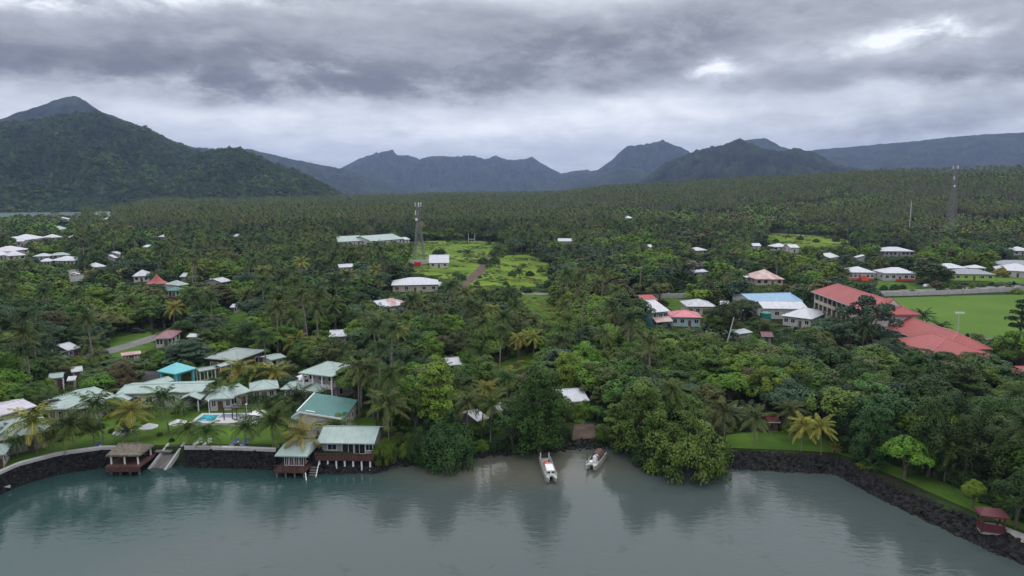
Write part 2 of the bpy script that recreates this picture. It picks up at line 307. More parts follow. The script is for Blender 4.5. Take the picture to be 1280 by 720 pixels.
def build_hills():
    hill('hill', [(-260,215),(-160,185),(-60,158),(0,152),(30,152),(60,147),(95,142),(125,140),(138,149),(160,153),(185,160),(200,170),(215,177),(240,185),(262,196),(300,210),(345,232),(380,246),(410,262)],
         2700, 1000, 900, forest, 'tall forested hill with a rounded shoulder above the lagoon', .03, .34, 20, 1.0, 360, 80, seed=2.)
    hill('hill', [(165,262),(185,236),(215,212),(240,197),(252,191),(265,188),(282,186),(300,188),(320,195),(345,206),(370,213),(395,225),(415,236),(430,246),(442,262)],
         2150, 520, 500, forest, 'lower forested spur in front of the tall hill', .03, .26, 18, .95, 240, 50, seed=5.)
    hill('mountain', [(-400,190),(-200,176),(-60,160),(0,149),(30,138),(60,129),(92,119),(110,128),(125,138),(160,152),(230,182),(300,215),(380,250)], 4600, 1200, 1200, farforest, 'grey pointed peak behind the forested hill', .02, .3, 16, seed=8.)
    hill('mountain', [(150,232),(215,200),(240,183),(275,186),(300,184),(330,191),(360,198),(400,206),(430,211),(470,222),(520,244)], 5600, 1400, 1500, farforest, 'low blue ridge between the green hill and the middle peaks', .025, .35, 26, seed=11.)
    hill('mountain', [(330,250),(400,226),(430,208),(450,198),(470,191),(491,187.5),(496,194),(510,194),(525,199),(540,195),(570,196),(590,194),(605,199),(620,195),(635,200),(655,199),(665,196),(675,203),(690,211),(702,217),(715,214),(735,212),(760,222),(800,245)],
         8000, 2600, 2000, farforest, 'jagged blue mountain wall in the middle of the horizon', .03, .5, 30, 1.3, 360, 70, seed=14.)
    hill('mountain', [(670,246),(700,222),(730,216),(748,212),(765,200),(775,190),(785,182),(800,181),(815,179),(828,175),(840,180),(852,184),(880,200),(920,225),(960,246)], 6600, 1700, 1600, farforest, 'steep flat topped blue mountain right of the gap', .025, .4, 26, 1.5, 300, 60, seed=17.)
    hill('mountain', [(690,246),(715,233),(740,225),(765,214),(785,209),(800,210),(815,217),(850,232),(880,248)], 5200, 900, 900, farforest, 'low dark foothill below the flat topped mountain', .02, .12, 16, seed=21.)
    hill('hill', [(740,256),(765,250),(790,234),(810,219),(830,204),(850,196),(870,188),(890,183),(905,181),(925,172.5),(935,178),(955,186),(975,189),(990,185.5),(1000,186),(1020,191),(1040,203),(1060,209),(1085,212),(1110,222),(1150,250)],
         3800, 1100, 900, farforest, 'dark humped hill with a small pointed top', .028, .36, 26, 1.1, 340, 80, seed=24.)
    hill('mountain', [(860,220),(900,185),(930,175),(955,173),(968,178),(975,183),(1000,189),(1030,205),(1060,230)], 6200, 1300, 1300, farforest, 'faint grey mountain just behind the dark humped hill', .012, .1, 16, seed=27.)
    hill('mountain', [(930,225),(970,200),(1000,191),(1020,187),(1060,184),(1100,180),(1140,177),(1180,172),(1230,168),(1290,165),(1400,164),(1600,162),(1800,175)], 7000, 2300, 2500, farforest, 'long smooth blue slope rising into cloud', .012, .22, 24, seed=31.)
build_hills()
def build_haze():
    m = bpy.data.materials.new('haze_air'); m.use_nodes = True; nt = m.node_tree; nt.nodes.remove(nt.nodes['Principled BSDF'])
    v = nt.nodes.new('ShaderNodeVolumePrincipled'); v.inputs['Color'].default_value = HAZE_COL; v.inputs['Density'].default_value = HAZE_D; v.inputs['Anisotropy'].default_value = .0
    nt.links.new(v.outputs[0], nt.nodes['Material Output'].inputs['Volume'])
    k = 12500; o = MB().box(-k, k, -k, k, -7, 740).build('haze', m); tag(o, 'thin blue grey haze over the land', kind='stuff')
HAZE_COL = (.46, .57, .95, 1); HAZE_D = 5.8e-5
build_haze()
# ================================================================= buildings
M = {}
def mm(k, *a, **kw): M[k] = mat(k, *a, **kw)
mm('pale_green_metal', (.29,.37,.345), .6, .08, .6, corr=1.6, stain=.35)
mm('grey_green_metal', (.24,.29,.275), .6, .08, .6, corr=1.6, stain=.4)
mm('teal_metal', (.06,.165,.15), .6, .07, .5, corr=1.6, stain=.25)
mm('turquoise_metal', (.12,.42,.46), .4, .05, .5, corr=1.6, stain=.15)
mm('white_metal', (.45,.46,.50), .55, .06, .6, corr=1.4, stain=.5)
mm('grey_metal', (.42,.43,.46), .5, .1, .6, corr=1.4, stain=.5)
mm('dark_grey_metal', (.2,.21,.24), .5, .1, .6, corr=1.4, stain=.3)
mm('lilac_metal', (.50,.47,.53), .45, .08, .6, corr=1.4, stain=.4)
mm('red_metal', (.32,.070,.068), .6, .12, .12, corr=1.6, stain=.34)
mm('mauve_metal', (.22,.10,.115), .5, .1, .6, corr=1.4, stain=.5)
mm('pink_metal', (.50,.15,.18), .5, .1, .5, corr=1.4, stain=.35)
mm('rusty_metal', (.52,.42,.41), .6, .2, .35, col2=(.32,.13,.12), corr=1.4, stain=.6)
mm('blue_metal', (.17,.30,.44), .4, .06, .5, corr=1.4, stain=.2)
mm('maroon_metal', (.10,.022,.030), .5, .1, .7, corr=1.4, stain=.3)
mm('thatch', (.165,.14,.11), .95, .25, 2.5, bump=.6, bscale=9)
mm('white_wall', (.48,.47,.455), .85, .1, .5, stain=.4)
mm('pink_white_wall', (.52,.46,.46), .8, .08, .5, stain=.2)
mm('beige_wall', (.42,.38,.30), .8, .1, .5, stain=.25)
mm('grey_wall', (.30,.30,.30), .85, .12, .5, stain=.25)
mm('pale_blue_wall', (.36,.52,.55), .8, .08, .5, stain=.2)
mm('teal_wall', (.10,.26,.25), .8, .1, .5, stain=.2)
mm('lime_wall', (.33,.55,.06), .8, .08, .5, stain=.15)
mm('orange_red_paint', (.52,.09,.045), .7, .1, .7, stain=.15)
mm('turquoise_paint', (.10,.42,.46), .6, .06, .8)
mm('brown_wall', (.12,.065,.045), .8, .15, .8, stain=.2)
mm('red_brown_timber', (.085,.036,.028), .75, .2, 1.5, bump=.3, bscale=14)
mm('grey_timber', (.17,.155,.145), .85, .2, 1.5, bump=.4, bscale=14)
mm('white_paint', (.72,.72,.72), .55, .06, 1.2)
mm('dark_glass', (.018,.022,.028), .12, .1, 1., spec=.6)
mm('dark_opening', (.025,.022,.02), .8, .2, 1.)
mm('concrete', (.33,.32,.30), .9, .15, .8, bump=.2, stain=.25)
mm('pale_concrete', (.44,.43,.42), .85, .1, .7, stain=.25)
mm('asphalt', (.075,.073,.075), .9, .2, .35, bump=.2)
mm('grey_road', (.16,.155,.15), .9, .2, .25, bump=.2)
mm('earth', (.125,.09,.07), .95, .35, .5, col2=(.06,.045,.035), bump=.8, bscale=2, spec=.1)
mm('black_rock', (.032,.031,.030), .8, .4, 1.3, col2=(.007,.007,.007), bump=1., bscale=2., spec=.1)
mm('steel', (.19,.19,.19), .6, .1, 2., metal=.2)
mm('pale_steel', (.52,.53,.54), .5, .1, 2., metal=.2)
mm('dark_metal', (.03,.03,.033), .5, .1, 2.)
mm('boat_aluminium', (.48,.47,.44), .4, .15, .8, metal=.25, stain=.3)
mm('pool_water', (.03,.34,.46), .05, .2, .4)
mm('pool_cover', (.085,.075,.15), .5, .35, .45, col2=(.20,.20,.30))
mm('blue_fabric', (.06,.07,.25), .8, .1, 2.)
mm('white_fabric', (.62,.62,.64), .9, .06, 2.)
mm('red_container', (.42,.02,.03), .5, .08, 1., corr=2.)
mm('tank_green', (.02,.16,.13), .5, .08, 1.)
mm('yellow_paint', (.55,.42,.08), .6, .08, 1.)
mm('lawn_grass', (.075,.135,.020), .95, .3, .25, col2=(.040,.078,.014), bump=.3, bscale=5, spec=.06)
mm('field_grass', (.088,.150,.028), .95, .2, .05, col2=(.066,.125,.022), bump=.25, bscale=3, spec=.06)
mm('meadow_grass', (.150,.205,.026), .95, .3, .07, col2=(.045,.100,.016), bump=1., bscale=.5, spec=.06)
mm('bark', (.13,.105,.085), .9, .25, 2., bump=.5, bscale=8)
mm('palm_bark', (.20,.18,.155), .9, .2, 3., bump=.4, bscale=8)

CLEAR = []      # (x0,y0,x1,y1,depth) picture boxes no nearer tree may cover, as in the photograph
FOOT = []       # building footprints: centre, axis, half sizes
PATCH = []      # ground polygons without trees (world xy)
def clear(pts, depth, dy0=0, dy1=0, dx=0):
    q = [proj(p) for p in pts]; xs = [a[0] for a in q]; ys = [a[1] for a in q]
    CLEAR.append((min(xs)-dx, min(ys)+dy0, max(xs)+dx, max(ys)+dy1, depth))

def hip_mb(w, d, z, h, ridge, th=.22, lat='x'):
    """closed hipped roof on a w x d eave rectangle; ridge = ridge length along x (ridge >= w gives a gable)"""
    x, y, r = w/2, d/2, min(ridge, w)/2
    mb = MB(); v = [(-x,-y,z),(x,-y,z),(x,y,z),(-x,y,z),(-x,-y,z-th),(x,-y,z-th),(x,y,z-th),(-x,y,z-th),(-r,0,z+h),(r,0,z+h)]
    f = [(0,1,9,8),(2,3,8,9),(1,2,9),(3,0,8),(4,7,6,5),(0,4,5,1),(1,5,6,2),(2,6,7,3),(3,7,4,0)]
    return mb.add(v, f)
def gable_mb(w, d, z, h, th=.18):
    x, y = w/2, d/2; mb = MB()
    mb.slab([(-x,-y,z),(x,-y,z),(x,0,z+h),(-x,0,z+h)], th); mb.slab([(x,y,z),(-x,y,z),(-x,0,z+h+.004),(x,0,z+h+.004)], th)
    mb.tube((-x,0,z+h+.02),(x,0,z+h+.02), .12, n=6)
    return mb
def shed_mb(w, d, z, h, th=.2):
    x, y = w/2, d/2; return MB().slab([(-x,-y,z),(x,-y,z),(x,y,z+h),(-x,y,z+h)], th)
def window(par, x, y, z, w, h, side, frame=True, m='dark_glass'):
    """window on wall plane; side: 'f' front (-y), 'b', 'l' (-x), 'r'"""
    t = .05
    if side in 'fb':
        s = -1 if side == 'f' else 1
        g = MB().box(x-w/2, x+w/2, *sorted((y, y+s*t)), z, z+h).build('window', M[m], par)
        if frame:
            b = MB(); e = .09; y0, y1 = sorted((y+s*.01, y+s*(t+.05)))
            b.box(x-w/2-e, x+w/2+e, y0, y1, z-e, z); b.box(x-w/2-e, x+w/2+e, y0, y1, z+h, z+h+e)
            b.box(x-w/2-e, x-w/2, y0, y1, z, z+h); b.box(x+w/2, x+w/2+e, y0, y1, z, z+h); b.box(x-.03, x+.03, y0, y1, z, z+h)
            b.build('window_frame', M['white_paint'], g)
    else:
        s = -1 if side == 'l' else 1
        g = MB().box(*sorted((x, x+s*t)), y-w/2, y+w/2, z, z+h).build('window', M[m], par)
        if frame:
            b = MB(); e = .09; x0, x1 = sorted((x+s*.01, x+s*(t+.05)))
            b.box(x0, x1, y-w/2-e, y+w/2+e, z-e, z); b.box(x0, x1, y-w/2-e, y+w/2+e, z+h, z+h+e)
            b.box(x0, x1, y-w/2-e, y-w/2, z, z+h); b.box(x0, x1, y+w/2, y+w/2+e, z, z+h)
            b.build('window_frame', M['white_paint'], g)
    return g
def door(par, x, y, w=1., h=2.1, z=0., m='brown_wall', side='f'):
    s = -1 if side == 'f' else 1
    g = MB().box(x-w/2, x+w/2, *sorted((y, y+s*.06)), z, z+h).build('door', M[m], par)
    MB().box(x+w*.3, x+w*.3+.06, *sorted((y+s*.06, y+s*.12)), z+1., z+1.12).build('handle', M['steel'], g)
    return g
def place(A, B, ry, eave, pitch):
    """front eave corner pixels + ridge row -> base point, rotation, width, depth, rise"""
    a, b = P(*A, eave), P(*B, eave); mx = (a+b)/2; rz = math.atan2(b[1]-a[1], b[0]-a[0]); w = math.hypot(*(b-a)[:2])
    n = np.array([-math.sin(rz), math.cos(rz), 0]); tp = math.tan(R(pitch)); lo, hi = .3, 30.
    for _ in range(40):
        m = (lo+hi)/2
        if proj(mx+n*m+np.array([0, 0, m*tp]))[1] > ry: lo = m
        else: hi = m
    hd = (lo+hi)/2; c = mx+n*hd
    zb = min(float(H(*(mx+n*k*hd)[:2])) for k in (0, 1, 2)); zb = min(zb, a[2]-eave, b[2]-eave)
    return np.array([c[0], c[1], zb]), rz, w, 2*hd, hd*tp, mx[2]-zb
def house(label, A, B, ry, eave=3., roof='hip', pitch=18, wall='white_wall', rm='white_metal', win=3, ov=.6, name='house', cat='house', lm=None, group=None,
          ridge=None, far=False, depth=None, vis=.75, dr=True, floors=1, posts=None, openfront=False, wm='dark_glass', base='concrete', nocl=False, chim=False):
    p, rz, w, d, rise, ez = place(A, B, ry, eave, pitch)
    if depth:                       # ridge position kept, building made this deep instead
        n = np.array([-math.sin(rz), math.cos(rz), 0]); p = p+n*(depth-d)/2; d = depth; rise = depth/2*math.tan(R(pitch))
    if roof == 'shed': n = np.array([-math.sin(rz), math.cos(rz), 0]); d = d/2; p = p-n*d/2; 
    t = thing(name, p, rz, label, cat, group, lm)
    ov = min(ov, d*.18, w*.18); ww, wd = w-2*ov, d-2*ov; x, y = ww/2, wd/2
    wmb = MB()
    if roof == 'gable':
        h = rise*(wd/d)
        wmb.add([(-x,-y,-1.5),(x,-y,-1.5),(x,y,-1.5),(-x,y,-1.5),(-x,-y,ez-.1),(x,-y,ez-.1),(x,y,ez-.1),(-x,y,ez-.1),(-x,0,ez+h-.1),(x,0,ez+h-.1)],
                [(0,3,2,1),(0,1,5,4),(2,3,7,6),(1,2,6,9,5),(3,0,4,8,7),(4,5,9,8),(6,7,8,9)])
    elif roof == 'shed':
        wmb.add([(-x,-y,-1.5),(x,-y,-1.5),(x,y,-1.5),(-x,y,-1.5),(-x,-y,ez-.15),(x,-y,ez-.15),(x,y,ez+rise-.25),(-x,y,ez+rise-.25)],[(0,3,2,1),(4,5,6,7),(0,1,5,4),(1,2,6,5),(2,3,7,6),(3,0,4,7)])
    else: wmb.box(-x, x, -y, y, -1.5, ez-.1)
    wmb.build('wall', M[wall], t)
    rdg = ridge if ridge is not None else max(.1, w-d)
    {'hip': lambda: hip_mb(w, d, ez, rise, rdg), 'gable': lambda: gable_mb(w, d, ez, rise), 'shed': lambda: shed_mb(w, d, ez, rise)}[roof]().build('roof', M[rm], t)
    if p[1] < 260 and roof == 'hip':
        rc = MB(); r2 = min(rdg, w)/2; zt = ez+rise+.02; rc.tube((-r2-.05,0,zt), (r2+.05,0,zt), .1, n=6)
        for sx in (-1, 1):
            for sy in (-1, 1): rc.tube((sx*r2,0,zt), (sx*w/2,sy*d/2,ez+.02), .08, n=5)
        rc.build('ridge_cap', M[rm], t)
    if p[1] < 260 and roof != 'shed':
        for sy in (-1, 1): MB().box(-w/2, w/2, *sorted((sy*d/2+sy*.003, sy*d/2+sy*.14)), ez-.2, ez-.06).build('gutter', M['pale_concrete'], t)
    fl = ez/floors
    for k in range(floors):
        z0 = k*fl+fl*.36; hh = min(1.3, fl*.42)
        for i in range(win):
            xx = -x+(i+.5)*ww/win+random.uniform(-.15, .15)
            if dr and k == 0 and i == win//2: door(t, xx, -y, z=.05); continue
            window(t, xx, -y, z0, min(1.5, ww/win*.55), hh, 'f', not far, wm)
        if not far or abs(p[0]) > 60:
            s = 'l' if p[0] > 0 else 'r'
            for i in range(2): window(t, -x if s == 'l' else x, -y+(i+.5)*wd/2, z0, min(1.3, wd*.25), hh, s, not far, wm)
    if base: MB().box(-x-.12, x+.12, -y-.12, y+.12, -1.6, .12).build('foundation', M[base], t)
    c, s = math.cos(rz), math.sin(rz); n = np.array([-s, c, 0]); u = np.array([c, s, 0])
    FOOT.append((p[0], p[1], rz, w/2+.8, d/2+.8))
    if not nocl:
        top = p+np.array([0, 0, ez+rise]); e = p+np.array([0, 0, ez])
        clear([e-u*w/2-n*d/2, e+u*w/2-n*d/2, top-u*rdg*.4, top+u*rdg*.4, e-n*d/2-np.array([0,0,ez*vis])], p[1], 1, 0)
    t['w'], t['d'], t['ez'] = w, d, ez
    for k in ('w', 'd', 'ez'): pass
    return t, p, rz, w, d, rise, ez
G1 = 'pale green roofed resort buildings'
def resort():
    # --- two-storey white block with balconies
    t, p, rz, w, d, rise, ez = house('two storey white lodge with pale hip roof and balconies', (379,463), (421,468), 452, 6.2, 'hip', 22, 'pink_white_wall', 'pale_green_metal', 3, .7, 'lodge', 'lodge', 'white lodge', G1, floors=2, vis=.9, dr=False)
    x, y = w/2-.7, d/2-.7
    MB().box(-x-.1, x+.1, -y-1.7, -y-.003, 2.85, 3.05).build('balcony_floor', M['pink_white_wall'], t)
    MB().box(-x-.1, x+.1, -y-1.75, -y-1.63, 3.05, 3.95).build('balcony_parapet', M['white_wall'], t)
    for i in range(4):
        xx = -x+i*2*x/3; MB().box(xx-.18, xx+.18, -y-1.78, -y-1.42, -1, ez-.25).build('column', M['white_paint'], t)
    hip_mb(w, 2.2, ez-.02, .35, w-1.5).build('balcony_roof', M['pale_green_metal'], t).location = (0, -d/2-.7, 0)
    # --- dark teal hall: one roof plane falling to the right, stepped side roofs on the left
    fl, fr, bl = onz(371,514,8.2), onz(430.5,523,6.7), onz(386,491,8.2); w = fr[0]-fl[0]; d = bl[1]-fl[1]; cx, cy = (fl[0]+fr[0])/2, (fl[1]+bl[1])/2; zb = float(H(cx, cy-d/2))
    t = thing('hall', (cx, cy, zb), 0, 'white walled hall under a big dark teal roof with stepped side roofs', 'hall', None, 'teal roofed hall')
    zl, zr = 8.2-zb, 6.7-zb; a, b = w/2, d/2; x, y = a-.35, b-.5
    MB().slab([(-a,-b,zl),(a,-b,zr),(a,b,zr),(-a,b,zl)], .22).build('roof', M['teal_metal'], t)
    MB().add([(-x,-y,-1.5),(x,-y,-1.5),(x,y,-1.5),(-x,y,-1.5),(-x,-y,zl-.24),(x,-y,zr-.18),(x,y,zr-.18),(-x,y,zl-.24)],[(0,3,2,1),(4,5,6,7),(0,1,5,4),(1,2,6,5),(2,3,7,6),(3,0,4,7)]).build('wall', M['pink_white_wall'], t)
    MB().slab([(-a-.05,-b-.08,zl+.06),(a,-b-.08,zr+.06),(a,-b-.006,zr+.06),(-a-.05,-b-.006,zl+.06)], .34).build('verge_trim', M['white_paint'], t)
    MB().slab([(-a-.1,-b,zl+.09),(-a+.12,-b,zl+.09),(-a+.12,b,zl+.09),(-a-.1,b,zl+.09)], .3).build('ridge_trim', M['white_paint'], t)
    MB().slab([(-a+w*.16,-b+.6,zl-.05),(-a+w*.36,-b+.6,zl-.35),(-a+w*.36,-b+.85,zl-.35),(-a+w*.16,-b+.85,zl-.05)], .12).build('roof_pipe', M['white_paint'], t)
    for xx in (-.08*w, .22*w): window(t, xx, -y, zr-1.6, 1.2, .45, 'f')
    window(t, x, -y*.4, 1.2, 1.3, 1.2, 'r'); window(t, x, y*.4, 1.2, 1.3, 1.2, 'r')
    MB().box(-a+1.2, -.1*w, -y-1.9, -y-.01, -1.2, zr-3.2).build('lean_to', M['grey_wall'], t); MB().slab([(-a+1.,-y-2.2,zr-3.1),(-.1*w+.2,-y-2.2,zr-3.1),(-.1*w+.2,-y-.01,zr-2.4),(-a+1.,-y-.01,zr-2.4)], .12).build('lean_to_roof', M['dark_grey_metal'], t)
    for i in range(4):
        y0 = -b+i*d/4+.1; y1 = y0+d/4-.5; o = 2.4-.35*i; z1 = zl-1.2+i*.22
        MB().slab([(-a-o,y0,z1-1.1),(-x-.01,y0,z1),(-x-.01,y1,z1),(-a-o,y1,z1-1.1)], .14).build('side_roof', M['teal_metal'], t)
        MB().slab([(-a-o-.02,y0-.14,z1-1.03),(-x-.01,y0-.14,z1+.07),(-x-.01,y0-.005,z1+.07),(-a-o-.02,y0-.005,z1-1.03)], .24).build('side_trim', M['white_paint'], t)
        MB().box(-a-o+.35, -x-.006, y0+.2, y1-.2, -1.2, z1-1.15).build('bay_wall', M['pink_white_wall'], t)
    FOOT.append((cx-1, cy, 0, w/2+2.5, d/2+1)); clear([(cx-a,cy-b,8.2),(cx+a,cy-b,6.7),(cx+a,cy+b,6.7),(cx-a,cy+b,8.2),(cx,cy-b,3.5)], cy-b, 0, 0); CLEAR.append((359, 496, 372, 514, cy-b))
    # --- long low wing with two gabled porches
    t, p, rz, w, d, rise, ez = house('long low white wing with pale green roof behind the lawn', (145,492), (253,489), 480, 3.6, 'gable', 9, 'white_wall', 'pale_green_metal', 7, .6, 'guest_wing', 'building', 'long white wing', G1, vis=.5)
    for fx in (-.44, .40):
        g = gable_mb(4.2, 4.6, 2.7, 1.0); o = g.build('porch_roof', M['pale_green_metal'], t); o.location = (fx*w, -d/2-.9, 0); o.rotation_euler.z = R(90)
        MB().add([(fx*w-1.9,-d/2-2.9,2.5),(fx*w+1.9,-d/2-2.9,2.5),(fx*w,-d/2-2.9,3.35),(fx*w-1.9,-d/2-2.8,2.5),(fx*w+1.9,-d/2-2.8,2.5),(fx*w,-d/2-2.8,3.35)],[(0,1,2),(3,5,4),(0,3,4,1),(1,4,5,2),(2,5,3,0)]).build('porch_gable', M['dark_opening'], t)
        for sx in (-1.7, 1.7): MB().box(fx*w+sx-.1, fx*w+sx+.1, -d/2-2.8, -d/2-2.6, -.5, 2.6).build('post', M['white_paint'], t)
    # --- covered walkway to the gazebo
    def walkway(label, A, B, h, width, m, lm=None):
        a, b = P(*A, h), P(*B, h); rz = math.atan2(b[1]-a[1], b[0]-a[0]); l = math.hypot(*(b-a)[:2]); c = (a+b)/2; zb = float(H(c[0], c[1]))
        t = thing('covered_walkway', (c[0], c[1], zb), rz, label, 'walkway', 'roofed walkways of the resort', lm)
        gable_mb(l, width, h, width*.13).build('roof', M[m], t)
        n = max(3, int(l/4))
        for i in range(n):
            for sy in (-1, 1): 
                xx = -l/2+.3+i*(l-.6)/(n-1); MB().box(xx-.09, xx+.09, sy*(width/2-.35)-.09, sy*(width/2-.35)+.09, -.8, h-.16).build('post', M['white_paint'], t)
        MB().box(-l/2, l/2, -width/2+.2, width/2-.2, -1, .1).build('floor', M['concrete'], t)
        FOOT.append((c[0], c[1], rz, l/2+1, width/2+1)); u = np.array([math.cos(rz), math.sin(rz), 0])*l/2; q = np.array([c[0], c[1], zb+h])
        clear([q-u, q+u, q-u*.3+np.array([0,0,-1.5])], c[1], -2, 1)
    walkway('pale green covered walkway climbing from the long white wing to the gazebo', (152,489), (211,473), 3.2, 4.2, 'pale_green_metal')
    walkway('pale covered walkway beside the big grey green hall', (271,458), (299,449.5), 3.4, 2.6, 'pale_green_metal')
    walkway('grey covered walkway just beside the turquoise gazebo', (246,463), (268,459), 3., 3., 'grey_green_metal')
    # --- turquoise gazebo
    a, b, e = P(196.5,463.5,4.2), P(218,468,4.2), P(245.5,460,4.2); c = (a+e)/2; w = math.hypot(*(b-a)[:2]); d = math.hypot(*(e-b)[:2]); rz = math.atan2(e[1]-b[1], e[0]-b[0])
    zb = float(H(c[0], c[1])); t = thing('gazebo', (c[0], c[1], zb), rz, 'open square gazebo with bright turquoise roof on four turquoise posts', 'gazebo', None, 'turquoise gazebo')
    hip_mb(d, w, 4.2, 1.7, .15).build('roof', M['turquoise_metal'], t)
    for sx in (-1, 1):
        for sy in (-1, 1): MB().box(sx*(d/2-.7)-.25, sx*(d/2-.7)+.25, sy*(w/2-.7)-.25, sy*(w/2-.7)+.25, -.8, 4.05).build('post', M['turquoise_paint'], t)
    MB().box(-d/2+.3, d/2-.3, -w/2+.3, w/2-.3, -1, .15).build('floor', M['concrete'], t)
    MB().box(-d/2+.35, d/2-.35, -w/2+.4, -w/2+.6, 3.65, 3.98).box(-d/2+.35, d/2-.35, w/2-.6, w/2-.4, 3.65, 3.98).build('beam', M['turquoise_paint'], t)
    FOOT.append((c[0], c[1], rz, d/2+1, w/2+1)); clear([a, b, e, c+np.array([0,0,1.5])], c[1], 0, 11, 1)
    # --- big hall behind the gazebo
    house('big grey green roofed hall half hidden behind palms', (255,447), (297,450.5), 436, 4.0, 'hip', 12, 'brown_wall', 'grey_green_metal', 5, .8, 'hall', 'hall', 'grey green hall', G1, vis=.4)
    # --- bungalows
    house('bungalow with a broad valley roof and white posts facing the pool', (256,499), (292,497), 483, 3., 'hip', 20, 'pink_white_wall', 'pale_green_metal', 3, .8, 'bungalow', 'bungalow', 'valley roofed bungalow', 'resort bungalows', vis=.9)
    house('small bungalow wing with upswept pale roof beside the valley roofed bungalow', (286,496.5), (314,488), 483, 3.1, 'gable', 14, 'pink_white_wall', 'pale_green_metal', 2, .6, 'bungalow', 'bungalow', None, 'resort bungalows', vis=.8)
    house('pyramid roofed bungalow with golden palms behind it', (312,488.5), (349,484.5), 475, 3., 'hip', 22, 'pink_white_wall', 'pale_green_metal', 3, .7, 'bungalow', 'bungalow', None, 'resort bungalows', vis=.7)
    house('small hip roofed bungalow beside low shrubs and a white lamp', (350,486), (377,486.5), 476.5, 3., 'hip', 22, 'pink_white_wall', 'pale_green_metal', 2, .7, 'bungalow', 'bungalow', None, 'resort bungalows', vis=.7)
    house('little pale hip roofed hut in front of the white lodge', (377,488), (402,490), 478.5, 2.9, 'hip', 22, 'pink_white_wall', 'pale_green_metal', 2, .6, 'hut', 'hut', None, None, vis=.3)
    # --- pyramid hall and wings at the left edge
    house('hall with wide pyramid roof and a flagpole behind', (50,511), (117,510), 494, 3.4, 'hip', 17, 'white_wall', 'pale_green_metal', 5, .9, 'pyramid_hall', 'hall', 'pyramid roofed hall', G1, ridge=1.5, vis=.6)
    house('long pale roofed wing stretching back from the pyramid hall', (96,507), (141,491), 490.5, 3.4, 'gable', 12, 'white_wall', 'pale_green_metal', 4, .6, 'guest_wing', 'building', None, G1, vis=.2)
    house('long lilac grey metal roof behind the left resort halls', (-30,527), (46,507), 508, 3.6, 'gable', 9, 'white_wall', 'lilac_metal', 4, .6, 'store_building', 'building', 'lilac roofed store', None, vis=.2)
    house('large pale green roofed hall reaching the frame edge near the seawall', (-6,551), (66,536.5), 522, 3.4, 'hip', 17, 'grey_wall', 'pale_green_metal', 4, .9, 'hall', 'hall', 'waterfront hall', G1, vis=.4)
    house('small pale roofed bungalow beside the curved seawall', (-26,570), (7,568.5), 555, 2.9, 'hip', 20, 'beige_wall', 'pale_green_metal', 2, .6, 'bungalow', 'bungalow', None, 'resort bungalows', vis=.8)
    house('little pale green shack roof among shrubs', (60,473), (79,471), 466.5, 2.8, 'gable', 14, 'grey_wall', 'pale_green_metal', 2, .4, 'shack', 'shack', None, None, vis=.12)
    house('tiny white roofed shack beside the pale green shack', (83,476), (94,475), 470, 2.6, 'shed', 12, 'white_wall', 'white_metal', 1, .3, 'shack', 'shack', None, None, vis=.12)
    house('tiny white roof among bushes below the village road', (89,465), (104,463), 458.5, 2.5, 'gable', 14, 'white_wall', 'white_metal', 1, .3, 'shack', 'shack', None, None, vis=.12)
    house('whitish tin shed under a tall grey palm', (84,438), (101,434), 429.5, 2.7, 'gable', 15, 'grey_wall', 'white_metal', 2, .4, 'shed', 'shed', None, None, vis=.12)
    # --- overwater house on stilts
    a, b = onz(395,553.5,5.), onz(468,554.5,5.); w = math.dist(a, b); c = ((a[0]+b[0])/2, (a[1]+b[1])/2); rz = math.atan2(b[1]-a[1], b[0]-a[0])
    d = 9.; cx, cy = c[0]-math.sin(rz)*d/2, c[1]+math.cos(rz)*d/2
    t = thing('stilt_house', (cx, cy, -1.2), rz, 'waterfront house with pale green roof and red brown deck on white stilts', 'house', None, 'stilt house')
    gable_mb(w, d, 6.2, 1.5).build('roof', M['pale_green_metal'], t)
    x, y = w/2-.7, d/2-1.2
    MB().add([(-x,-y,3.6),(x,-y,3.6),(x,y,3.6),(-x,y,3.6),(-x,-y,6.15),(x,-y,6.15),(x,y,6.15),(-x,y,6.15),(-x,0,7.2),(x,0,7.2)],[(0,3,2,1),(0,1,5,4),(2,3,7,6),(1,2,6,9,5),(3,0,4,8,7),(4,5,9,8),(6,7,8,9)]).build('wall', M['grey_wall'], t)
    window(t, -.26*w, -y, 4.5, 1.6, 1., 'f'); window(t, .02*w, -y, 3.85, 2.2, 2., 'f'); window(t, .21*w, -y, 3.85, 2., 2., 'f'); window(t, .38*w, -y, 4.5, 1.2, 1., 'f')
    MB().box(-x-.6, x+.6, -y-2.2, y, 3.3, 3.595).build('deck', M['red_brown_timber'], t)
    rail = MB()
    for k in range(4): rail.box(-x-.6, x+.6, -y-2.2, -y-2.12, 3.75+k*.25, 3.87+k*.25)
    for i in range(9): rail.box(-x-.6+i*(2*x+1.2)/8-.06, -x-.6+i*(2*x+1.2)/8+.06, -y-2.22, -y-2.1, 3.6, 4.7)
    rail.build('railing', M['red_brown_timber'], t)
    for i in range(7):
        for yy in (-y-1.9, -y+2.2): MB().tube((-x+i*2*x/6, yy, -2.5), (-x+i*2*x/6, yy, 3.3), .16, n=8).build('stilt', M['white_paint'], t)
    FOOT.append((cx, cy, rz, w/2+1, d/2+3)); clear([(a[0],a[1],5.),(b[0],b[1],5.),(a[0]+1.5,a[1]+4,6.4),(b[0],b[1],1.)], cy-6, 0, 0)
    # --- dining pavilion over the water
    a, b = onz(343,569.5,3.7), onz(384,570.5,3.7); w = math.dist(a, b); rz = math.atan2(b[1]-a[1], b[0]-a[0]); d = 8.
    cx, cy = (a[0]+b[0])/2-math.sin(rz)*d/2, (a[1]+b[1])/2+math.cos(rz)*d/2
